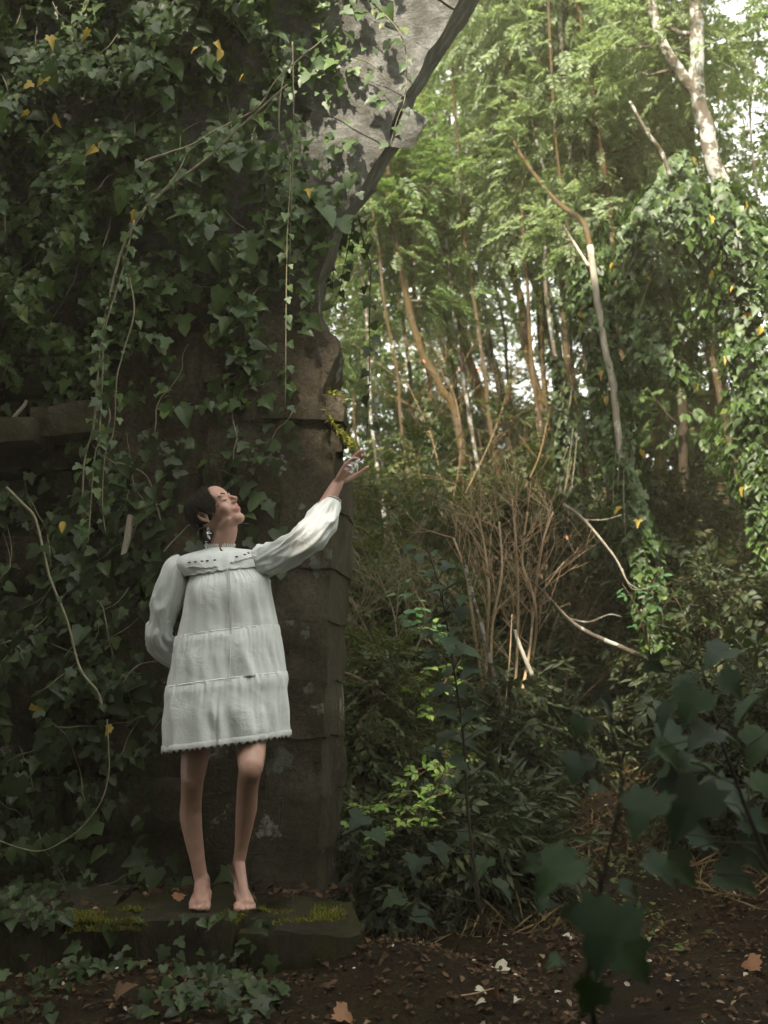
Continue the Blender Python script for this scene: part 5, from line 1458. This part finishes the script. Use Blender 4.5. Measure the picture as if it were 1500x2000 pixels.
# legs
kn_r, an_r = at(376, 1520, YW - .06), at(395, 1728, YW + .00)
limb([at(400, 1370, YW + .04), at(386, 1440, YW - .01), kn_r], [.085, .062, .045])
limb([kn_r, at(374, 1560, YW - .01), at(373, 1600, YW + .01), at(386, 1680, YW + .0), an_r], [.044, .041, .043, .029, .026])
kn_l, an_l = at(490, 1497, YW - .20), at(467, 1684, YW - .02)
limb([at(470, 1370, YW + .03), at(488, 1440, YW - .09), kn_l], [.085, .064, .047])
limb([kn_l, at(484, 1535, YW - .14), at(481, 1580, YW - .08), at(472, 1650, YW - .03), an_l], [.045, .040, .041, .026, .022])
BP.append(ell(kn_l + [0, -.012, -.01], (.039, .038, .046), None, 10)); BP.append(ell(kn_r + [0, -.008, -.005], (.038, .034, .044), None, 10))
def foot(an, zs, yaw, lift=0.0, big=1, toe_at=None):
    """an ankle point; zs sole height; yaw of the toe direction; lift = heel height; big = side of the big toe (+x / -x)"""
    f = np.array([math.sin(yaw), -math.cos(yaw), 0.0]); s = np.array([math.cos(yaw), math.sin(yaw), 0.0]) * big
    heel = np.array([an[0], an[1], zs + .028 + lift]) - f * (.045 if lift == 0 else .03)
    if lift == 0: ball = np.array([an[0], an[1], zs + .024]) + f * .125
    else: ball = toe_at
    if lift:
        heel = at(459, 1697, YW + .05)
        limb([an + [0, .012, .03], (an + heel) / 2 + [0, .006, .01], heel + [.004, 0, .004]], [.022, .021, .021], 12)
        limb([heel + f * .012, heel * .45 + ball * .55 + [0, 0, .004], ball], [.021, .016, .018], 14)
        limb([heel * .6 + ball * .4 + s * .006, ball + s * .016], [.017, .018], 12)
        limb([heel * .6 + ball * .4 - s * .006, ball - s * .018], [.016, .016], 12)
        limb([an, an * .5 + ball * .5 + [0, 0, .004], ball + [0, 0, .004]], [.023, .019, .017], 14)
        pass
    else: limb([heel, heel * .5 + ball * .5 + s * -.006 + [0, 0, .012], ball], [.028, .026, .023], 14)
    if not lift: limb([heel + s * .006, heel * .5 + ball * .5 + s * .018 + [0, 0, .016], ball + s * .021], [.026, .023, .021], 14)
    if not lift: limb([heel - s * .006, heel * .5 + ball * .5 - s * .016 + [0, 0, .004], ball - s * .022 + [0, 0, -.004]], [.025, .021, .018], 14)
    if not lift: limb([an + [0, 0, .02], an * .6 + heel * .4, heel + [0, 0, .005]], [.029, .030, .027], 14)
    if not lift: limb([an, (an * .55 + ball * .45) + [0, 0, .010], ball + [0, 0, .004]], [.030, .028, .021], 14)
    for i, (off, ln, r) in enumerate([(.032, .056, .0125), (.013, .052, .0088), (-.002, .047, .0083), (-.016, .041, .0080), (-.030, .033, .0078)]):
        b = ball + s * off - f * (.004 * i)
        b[2] = max(zs + r + .004, ball[2] - .008)
        e = b + f * ln; e[2] = zs + r + .001
        mm = (b + e) / 2; mm[2] = max(mm[2], zs + r + .006)
        limb([b, mm, e], [r * 1.1, r, r * 1.02], 10, 3)
foot(an_r, Z_LEDGE, 0.08, 0.0, 1)
ball_l = at(480, 1757, YW - .13); ball_l[2] = Z_LEDGE + .024
foot(an_l + [0, 0, 0.0], Z_LEDGE, 0.12, an_l[2] - Z_LEDGE - .055, -1, ball_l)

V, F = cat_mesh(BP)
F = [tuple(dict.fromkeys(f)) for f in F.tolist()]
woman_base = np.array([at(430, 1783, YW)[0], YW, Z_LEDGE])
me = bpy.data.meshes.new('body_raw'); me.from_pydata([tuple(v) for v in (V - woman_base)], [], F); me.update()
tmp = bpy.data.objects.new('tmp', me); COL.objects.link(tmp)
md = tmp.modifiers.new('r', 'REMESH'); md.mode = 'VOXEL'; md.voxel_size = 0.0036; md.use_smooth_shade = True
ms = tmp.modifiers.new('s', 'SMOOTH'); ms.factor = 0.5; ms.iterations = 4
dg = bpy.context.evaluated_depsgraph_get(); dg.update()
body = bpy.data.meshes.new_from_object(tmp.evaluated_get(dg))
bpy.data.objects.remove(tmp)
body.name = 'person'
body.materials.clear(); body.materials.append(M_SKIN); body.materials.append(M_LIPS)
nv = len(body.vertices); co = np.empty(nv * 3, np.float32); body.vertices.foreach_get('co', co); co = co.reshape(-1, 3) + woman_base
loc = co - HC; L3 = np.stack([loc @ hl, loc @ hf, loc @ hu], -1)
lip = (np.abs(L3[:, 0]) < .020 - .9 * np.abs(L3[:, 2] + .058)) & (np.abs(L3[:, 2] + .058) < .0105) & (L3[:, 1] > .085)
mi = np.zeros(len(body.polygons), np.int32)
co2 = co.copy(); ed = np.empty(len(body.edges) * 2, np.int32); body.edges.foreach_get('vertices', ed); ed = ed.reshape(-1, 2)
hd_ = (np.linalg.norm(L3, axis=1) < .15) & (np.abs(L3[:, 0]) < .068) & (L3[:, 2] > -.13)
e1 = ed[hd_[ed].any(1)]; deg = np.bincount(e1.ravel(), minlength=nv).astype(float)
for it in range(9):
    acc = np.zeros_like(co2); np.add.at(acc, e1[:, 0], co2[e1[:, 1]]); np.add.at(acc, e1[:, 1], co2[e1[:, 0]])
    k_ = hd_ & (deg > 0); co2[k_] += 0.5 * (acc[k_] / deg[k_, None] - co2[k_])
body.vertices.foreach_set('co', (co2 - woman_base).astype(np.float32).ravel()); body.update()
fv = np.array([p.vertices[0] for p in body.polygons]) if len(body.polygons) < 4e5 else np.zeros(len(body.polygons), int)
mi[lip[fv]] = 1
body.polygons.foreach_set('material_index', mi)
body.polygons.foreach_set('use_smooth', np.ones(len(body.polygons), bool))
person = bpy.data.objects.new('person', body); COL.objects.link(person)
person.location = woman_base; BASE[person.name] = woman_base
person['label'] = 'barefoot woman in a white tiered dress reaching one arm up, face lifted'
person['category'] = 'person'

# eyebrow and lashes
for s in (-1, 1):
    V, F = tubes([tube(np.array([H(s * .012, .0945, .020), H(s * .028, .093, .026), H(s * .046, .078, .020)]), [.0022, .0026, .0012], 6)])
    obj('eyebrow', V, F, M_HAIR, person)
    V, F = tubes([tube(np.array([H(s * .017, .0875, -.004), H(s * .030, .0895, -.007), H(s * .043, .082, -.003)]), [.0012, .0018, .0012], 5)])
    obj('eyelash', V, F, M_HAIR, person)
# hair: a cap and locks falling back
rg = np.random.default_rng(44)
Lh = []
cap = ell(H(0, -.006, .034), (.077, .071, .076), HA, 22)
Vc = cap[0]
lc = (Vc - HC); q = np.stack([lc @ hl, lc @ hf, lc @ hu], -1)
dn = np.array([noise.noise((a * 60, b * 25, c_ * 25)) for a, b, c_ in q]); Vc = Vc + norm(Vc - H(0, -.006, .034)) * (dn * 0.007)[:, None]
Lh.append((Vc, cap[1]))
for i in range(1100):
    # start on the cap near the crown, comb outwards and down
    a = rg.uniform(0, 2 * math.pi)
    s0 = np.array([0.02 * math.cos(a), -.01 + 0.02 * math.sin(a), .112]) + rg.normal(0, .004, 3)
    lat = math.cos(a); fwd = math.sin(a)
    if fwd > 0.55 and abs(lat) < 0.5:       # fringe swept to her right, brow stays bare
        end = np.array([-.064 + rg.normal(0, .008), .078 + rg.normal(0, .008), .0 + rg.normal(0, .022)])
        midp = np.array([-.048, .068, .095]) + rg.normal(0, .010, 3)
    else:
        end = np.array([.088 * np.sign(lat) * min(1, abs(lat) * 1.5), .085 * fwd - .030, -.010 + .015 * fwd]) + rg.normal(0, .010, 3)
        if fwd < -0.3: end = np.array([.07 * lat, -.104, -.030]) + rg.normal(0, .010, 3)
        if fwd > 0.1 and lat < 0: end = np.array([-.078, .038 + .03 * fwd, -.030]) + rg.normal(0, .010, 3)
        midp = np.array([.086 * lat, .098 * fwd - .024, .085]) + rg.normal(0, .006, 3)
    P = interp([H(*s0), H(*midp), H(*((midp * .45 + end * .55) + np.array([.012 * np.sign(end[0]), .0, .006]))), H(*end)], 12)
    lo_ = P - H(0, -.010, .036); q_ = np.stack([lo_ @ hl / .082, lo_ @ hf / .080, lo_ @ hu / .083], -1); e_ = np.linalg.norm(q_, axis=1)
    P = H(0, -.010, .036) + lo_ * np.minimum(1, (rg.uniform(1.10, 1.22) if i % 9 == 0 else rg.uniform(0.99, 1.07)) / np.maximum(e_, 1e-6))[:, None]
    Lh.append(tube(P, [.0009, .0011, .0009, .0004] if i % 9 == 0 else [.0016, .0022, .0019, .0006], 4))
for i in range(44):    # loose ends blown at the nape
    a = rg.uniform(-1, 1); b = np.array([.06 * a, -.075, -.02 + rg.normal(0, .02)])
    Lh.append(tube(interp([H(*b), H(*(b + [0, -.02, -.02])), H(*(b + [rg.normal(0, .01), -.035, -.045 + rg.normal(0, .01)]))], 6), [.0018, .0006], 3))
V, F = tubes(Lh)
obj('hair', V, F, M_HAIR, person, True)['label'] = 'short dark brown hair falling back'

# earring of petals and a thin wire, petals along the nape collar
def petals(name, centres, rad, n, seed, lab=None):
    rg = np.random.default_rng(seed); pos, xd, zd = [], [], []
    for c in centres:
        for k in range(n):
            pos.append(c + rg.normal(0, rad * .25, 3)); v = rg.normal(0, 1, 3); v[2] -= .6; xd.append(v); zd.append(rg.normal(0, 1, 3) + [0, -1, 0])
    pos = np.array(pos)
    V, F = cloud(OVAL, pos, frames(np.array(xd), np.array(zd)), rg.uniform(.8, 1.2, len(pos)) * rad)
    o = obj(name, V, F, M_PETAL, person)
    if lab: o['label'] = lab
    return o
ear = H(-.078, -.02, -.028)
petals('earring', [ear + [.008, -.01, -.02 - .014 * k] for k in range(3)], .016, 4, 1, 'dangling white petal earring')
petals('necklace', [at(403, 1058 + 5 * k, YW - .03) for k in range(3)], .009, 3, 2, 'small white petals at the side of the neck')
petals('wrist_flower', [at(690, 913, YW - .14), at(695, 905, YW - .14), at(685, 916, YW - .13), at(698, 900, YW - .13)], .021, 6, 3, 'white petals held at the thumb')
V, F = tubes([tube(interp([ear, at(391, 1033, YW - .02), at(386, 1027, YW - .02)], 6), [.0008, .0008], 4), tube(np.array([at(389, 1032, YW - .02), at(386, 1045, YW - .02)]), [.0007, .0007], 4), ell(at(385, 1026, YW - .02), (.0025,) * 3, None, 6)])
obj('earring_wire', V, F, M_PETAL, person)

# dress -------------------------------------------------------------
def ring(L_, R_, b, yc, n, rad_f=None, bulge=0.0, back=0.0):
    """closed ring through a left and a right pixel; b = half depth; rad_f(theta) scales the radius"""
    A, B = at(L_[0], L_[1], yc), at(R_[0], R_[1], yc)
    th = np.linspace(0, 2 * np.pi, n, endpoint=False)
    k = np.ones(n) if rad_f is None else rad_f(th)
    c = (A + B) / 2; h = (B - A) / 2
    X = c[0] + h[0] * np.cos(th) * k; Z = c[2] + h[2] * np.cos(th) + bulge * np.maximum(0, -np.sin(th))
    Yy = yc + b * np.sin(th) * k * np.where(np.sin(th) > 0, 1 + back, 1)
    return np.stack([X, Yy, Z], -1)
NT = 360
rgd = np.random.default_rng(8)
def fold_fn(seed, freqs, amps):
    rg = np.random.default_rng(seed); ph = rg.uniform(0, 6.28, len(freqs))
    fr = np.array(freqs)
    def f(th):
        s = sum(a * np.sin(k * th + p + 0.9 * np.sin(2 * th + p) + 0.5 * np.sin(5 * th + 2 * p)) for k, a, p in zip(fr, amps, ph))
        m = 0.55 + 0.45 * np.sin(3 * th + ph[0]) * np.sin(5 * th + ph[-1])
        return s * m * 1.25
    return f
def tier(name, rings, seed, gather_top=0.6, amp=0.03, gat=0.012, label=None, zig=None, extra=None):
    """rings: (L, R, depth, yc, t) from top to bottom, folds growing downwards"""
    big = fold_fn(seed, [9, 14, 19, 27], [1, .8, .55, .35]); fine = fold_fn(seed + 1, [46, 61, 75, 33], [1, .8, .6, .6])
    m = 26
    T = np.array([r[4] for r in rings]); out = []
    for i in range(m):
        t = i / (m - 1)
        g = lambda k: np.interp(t, T, [r[k] for r in rings])
        Lx = np.interp(t, T, [r[0][0] for r in rings]); Ly = np.interp(t, T, [r[0][1] for r in rings])
        Rx = np.interp(t, T, [r[1][0] for r in rings]); Ry = np.interp(t, T, [r[1][1] for r in rings])
        b = g(2); yc = g(3)
        def rf(th, t=t):
            f = 1 + amp * (0.25 + 0.75 * t) * big(th + 0.05 * math.sin(5 * t)) * min(1, t * 4 + .15) * 0.5 + gat * fine(th) * math.exp(-((t - .05) / .16) ** 2) * 0.55 + gat * 0.5 * fine(th + .01) * (1 - t) * .35
            if extra: f = f + extra(th, t)
            return f
        out.append(ring((Lx, Ly), (Rx, Ry), b, yc, NT, rf))
    V = np.concatenate(out); i = np.arange(m - 1)[:, None] * NT; j = np.arange(NT)[None]; j2 = (j + 1) % NT
    F = np.stack([i + j, i + NT + j, i + NT + j2, i + j2], -1).reshape(-1, 4)
    V = V.reshape(m, NT, 3); cen_ = V.mean(1, keepdims=True)
    for i in range(m):
        t = i / (m - 1)
        w = np.array([noise.noise((q[0] * 7 + q[2] * 5, q[1] * 7, q[2] * 7 - q[0] * 4)) + .5 * noise.noise((q[0] * 17 + q[2] * 8, q[1] * 17, q[2] * 9 + seed)) for q in V[i]])
        dn_ = norm((V[i] - cen_[i]) * [1, 1, 0]); V[i] += dn_ * (0.008 * w * min(1, 4 * t) * min(1, 5 * (1 - t) + .3))[:, None]
    V = V.reshape(-1, 3)
    return V, F, out
def solid(o, th=0.002):
    md = o.modifiers.new('thickness', 'SOLIDIFY'); md.thickness = th; md.offset = -1
dress = obj('dress', *[x for x in tier('bodice', [((372, 1126), (508, 1106), .100, YW + .00, 0), ((364, 1150), (529, 1134), .118, YW, .2), ((360, 1185), (533, 1165), .128, YW, .5), ((353, 1215), (536, 1195), .132, YW, .75), ((346, 1247), (541, 1223), .138, YW, 1)], 3, amp=.055, gat=.020,
            extra=lambda th, t: 0.10 * np.exp(-((th - 4.35) / .5) ** 2) * math.exp(-((t - .35) / .25) ** 2) + 0.10 * np.exp(-((th - 5.2) / .45) ** 2) * math.exp(-((t - .35) / .25) ** 2))[:2]], M_DRESS, person, True)
dress['label'] = 'white tiered cotton mini dress with lace hem'
solid(dress)
pleat = lambda th, t: -0.05 * np.exp(-((th - (1.5 * math.pi - 0.03)) / .03) ** 2) * smooth(0.15, 0.5, t)
V, F, _ = tier('t2', [((344, 1244), (543, 1220), .141, YW, 0), ((340, 1258), (546, 1233), .156, YW, .08), ((335, 1300), (551, 1270), .170, YW, .5), ((327, 1344), (558, 1314), .182, YW, 1)], 13, amp=.070, gat=.022)
solid(obj('skirt_tier', V, F, M_DRESS, dress, True))
V, F, rows = tier('t3', [((326, 1341), (559, 1311), .185, YW, 0), ((323, 1356), (562, 1326), .200, YW, .08), ((319, 1405), (564, 1375), .215, YW, .5), ((318, 1462), (566, 1430), .222, YW, 1)], 23, amp=.080, gat=.020, extra=pleat)
solid(obj('skirt_tier', V, F, M_DRESS, dress, True))
# scalloped lace hem
top = rows[-1]; cen = top.mean(0)
outw = norm((top - cen) * [1, 1, 0])
ntooth = NT
a1 = top + outw * .0015 + [0, 0, .012]; a2 = top + outw * .0025 + [0, 0, -.006]
zz = np.where(np.arange(NT) % 4 < 2, 0, 1.0) * 0 + np.abs(((np.arange(NT) % 6) - 3)) / 3
a3 = a2 + np.stack([np.zeros(NT), np.zeros(NT), -.013 * (1 - zz)], -1)
V = np.concatenate([a1, a2, a3]); j = np.arange(NT); j2 = (j + 1) % NT
F = np.concatenate([np.stack([j + k * NT, j + (k + 1) * NT, j2 + (k + 1) * NT, j2 + k * NT], -1) for k in (0, 1)])
o = obj('lace_trim', V, F, M_LACE, dress); solid(o, .0012)
# piping at the two seams
for (a, b, d) in (((344, 1246), (543, 1222), .146), ((326, 1343), (559, 1313), .190)):
    P = ring(a, b, d, YW, 120, None); P = np.concatenate([P, P[:1]])
    V, F = tubes([tube(P, .0016, 5, cap=False)]); obj('seam', V, F, M_DRESS, dress, True)
# yoke: from the neck ring out over the shoulders down to the yoke seam
def yoke_ring(Lp, Rp, b, yc, front_drop=0.0):
    V = ring(Lp, Rp, b, yc, 160); th = np.linspace(0, 2 * np.pi, 160, endpoint=False)
    V[:, 2] -= front_drop * np.maximum(0, -np.sin(th)); return V
rr = [yoke_ring((403, 1070), (457, 1069), .054, YW + .02, .004), yoke_ring((396, 1074), (464, 1071), .062, YW + .02, .006), yoke_ring((370, 1081), (492, 1074), .078, YW + .015, .006), yoke_ring((343, 1092), (516, 1079), .092, YW + .01, .006), yoke_ring((340, 1108), (522, 1092), .101, YW + .005, .004), yoke_ring((360, 1128), (518, 1108), .106, YW, .002)]
rows = interp(np.array(rr).reshape(6, -1), 22).reshape(22, 160, 3)
V = rows.reshape(-1, 3).copy()
ff = fold_fn(91, [7, 12, 22], [1, .8, .6]); th = np.linspace(0, 2 * np.pi, 160, endpoint=False)
V = V + (np.repeat(np.linspace(0, 1, 22), 160) * 0.0025 * np.tile(ff(th), 22))[:, None] * np.array([0, -1, 0.3])
# open slit at the throat
i = np.arange(21)[:, None] * 160; j = np.arange(160)[None]; j2 = (j + 1) % 160
F = np.stack([i + j, i + 160 + j, i + 160 + j2, i + j2], -1)
slit = 1.5 * math.pi + 0.10; js = int(round(slit / (2 * math.pi) * 160)) % 160
keepm = np.ones((21, 160), bool); keepm[:9, js - 1:js + 1] = False; keepm[:4, js + 1] = False
F = F[keepm].reshape(-1, 4)
o = obj('yoke', V, F, M_DRESS, dress, True); solid(o)
# collar frill
P = rows[0]; k = np.arange(160)
keep = np.array([abs((x - js + 80) % 160 - 80) > 3 for x in k])
fr = 0.006 * np.sin(k * 1.35) ; cen = P.mean(0); ow = norm((P - cen) * [1, 1, 0])
top = P + ow * (0.002 + fr[:, None] * .8) + np.stack([k * 0, k * 0, 0.012 + 0.003 * np.cos(k * 1.35)], -1)
V = np.concatenate([P, (P + top) / 2 + ow * .001, top]); j = k; j2 = (j + 1) % 160
F = np.concatenate([np.stack([j + a * 160, j + (a + 1) * 160, j2 + (a + 1) * 160, j2 + a * 160], -1)[keep] for a in (0, 1)])
o = obj('collar', V, F, M_LACE, dress, True); solid(o, .001)
# eyelet row: dark slots with a raised lace band under them
def on_row(tt, th_):
    r = rows[int(tt * 21)]; x = (th_ / (2 * math.pi) * 160) % 160; a = int(x); f = x - a
    return r[a] * (1 - f) + r[(a + 1) % 160] * f
def front_t(px, py):
    best = min(((abs(0), 0),), key=lambda q: q)
    return best
def nearest_front(px, py):
    """point of the yoke surface seen at a pixel"""
    A = rows.reshape(-1, 3); d = A - CAM
    yy = d[:, 1] * math.cos(PITCH) + d[:, 2] * math.sin(PITCH); zz_ = -d[:, 1] * math.sin(PITCH) + d[:, 2] * math.cos(PITCH)
    sx = 750 + FPX * d[:, 0] / yy; sy = 1000 - FPX * zz_ / yy
    e = (sx - px) ** 2 + (sy - py) ** 2 + np.where(A[:, 1] > YW + .01, 1e6, 0)
    return A[int(np.argmin(e))]
M_EY = M_HOLE
for px, py in [(371, 1097), (382, 1098), (395, 1097), (407, 1096), (420, 1094), (463, 1088), (478, 1083), (486, 1081), (493, 1079)]:
    p = nearest_front(px, py)
    obj('eyelet', *ell(p + [0, -.0015, 0], (.0065, .0022, .0032), None, 6), M_EY, dress, True)
Lc = []
for seg in ([(366, 1106), (380, 1108), (400, 1107), (425, 1104)], [(452, 1098), (470, 1094), (490, 1089), (505, 1084)], [(370, 1125), (400, 1127), (430, 1122), (470, 1116), (505, 1106)]):
    P = interp(np.array([nearest_front(*s) + [0, -.003, 0] for s in seg]), 30); P[:, 2] += .0022 * np.sin(np.arange(30) * 1.5)
    Lc.append(tube(P, .0030, 5, lump=.15, seed=2))
V, F = tubes(Lc); obj('lace_band', V, F, M_LACE, dress, True)
# placket and tie strings
P = interp([at(443, 1106, YW - .108), at(448, 1160, YW - .143), at(450, 1245, YW - .152), at(448, 1310, YW - .188), at(446, 1330, YW - .205)], 30)
P2 = interp([at(446, 1106, YW - .108), at(452, 1170, YW - .143), at(451, 1245, YW - .152), at(449, 1290, YW - .186)], 30)
V, F = tubes([tube(P, .0022, 5, lump=.1), tube(P2, .0018, 5, lump=.1, seed=3)]); obj('tie_string', V, F, M_LACE, dress, True)

def sleeve(name, pts, rad, seed, hint=(0, -1, 0), flat=1.0, amp=0.10, k=34):
    P = interp(pts, k); n = 96
    r = np.interp(np.linspace(0, 1, k), np.linspace(0, 1, len(rad)), rad)
    V, F = tube(P, r, n, cap=False, hint=hint, aspect=flat)
    a = np.linspace(0, 2 * np.pi, n, endpoint=False); T = np.linspace(0, 1, k)
    f1 = fold_fn(seed, [5, 8, 13], [1, .8, .5]); f2 = fold_fn(seed + 5, [30, 41], [1, .8])
    V = V.reshape(k, n, 3)
    for i in range(k):
        t = T[i]; w = 0.3 + 0.7 * math.sin(math.pi * t)
        dd = amp * w * f1(a + 0.9 * t + .35 * math.sin(5 * t)) * 0.42 + 0.035 * f2(a) * (math.exp(-(t / .10) ** 2) + math.exp(-((1 - t) / .12) ** 2))
        rid = np.array([1 - 2.2 * abs(noise.noise((math.cos(q) * 1.1 + t * 1.5 + seed, math.sin(q) * 1.1, t * 5.5))) - 1.4 * abs(noise.noise((math.cos(q + 2.2 * t) * 2.6, math.sin(q + 2.2 * t) * 2.6 + seed, t * 7))) for q in a])
        dd = dd + 0.17 * w * rid
        V[i] = P[i] + (V[i] - P[i]) * (1 + dd)[:, None]
    o = obj(name, V.reshape(-1, 3), F, M_DRESS, dress, True); solid(o)
    return o
sleeve('sleeve', [at(500, 1092, YW), at(520, 1094, YW - .015), at(550, 1086, YW - .05), at(580, 1068, YW - .09), at(606, 1047, YW - .12), at(630, 1016, YW - .10), at(645, 990, YW - .085), at(651, 977, YW - .08)],
       [.058, .062, .058, .058, .064, .058, .044, .029], 61, amp=.20, k=60)
sleeve('sleeve', [at(360, 1102, YW + .01), at(346, 1112, YW + .01), at(335, 1148, YW + .02), at(324, 1185, YW + .035), at(316, 1216, YW + .05), at(311, 1240, YW + .07), at(318, 1262, YW + .11), at(335, 1280, YW + .16), at(350, 1290, YW + .20)],
       [.040, .054, .057, .057, .047, .058, .056, .048, .036], 62, amp=.15, k=60)
for c_, rr_, dr in ((at(651, 977, YW - .08), .031, at(659, 950, YW - .06) - at(651, 977, YW - .08)), (at(316, 1216, YW + .05), .0475, np.array([-.05, .1, -1]))):
    u = norm(np.cross(dr, [0, 1, 0])); v = norm(np.cross(dr, u)); a = np.linspace(0, 2 * np.pi, 49)
    P = c_ + (np.cos(a)[:, None] * u + np.sin(a)[:, None] * v) * rr_ + norm(dr) * (0.002 * np.sin(a * 12))[:, None]
    V, F = tubes([tube(P, .0028, 6, cap=False)]); obj('cuff_lace', V, F, M_LACE, dress, True)
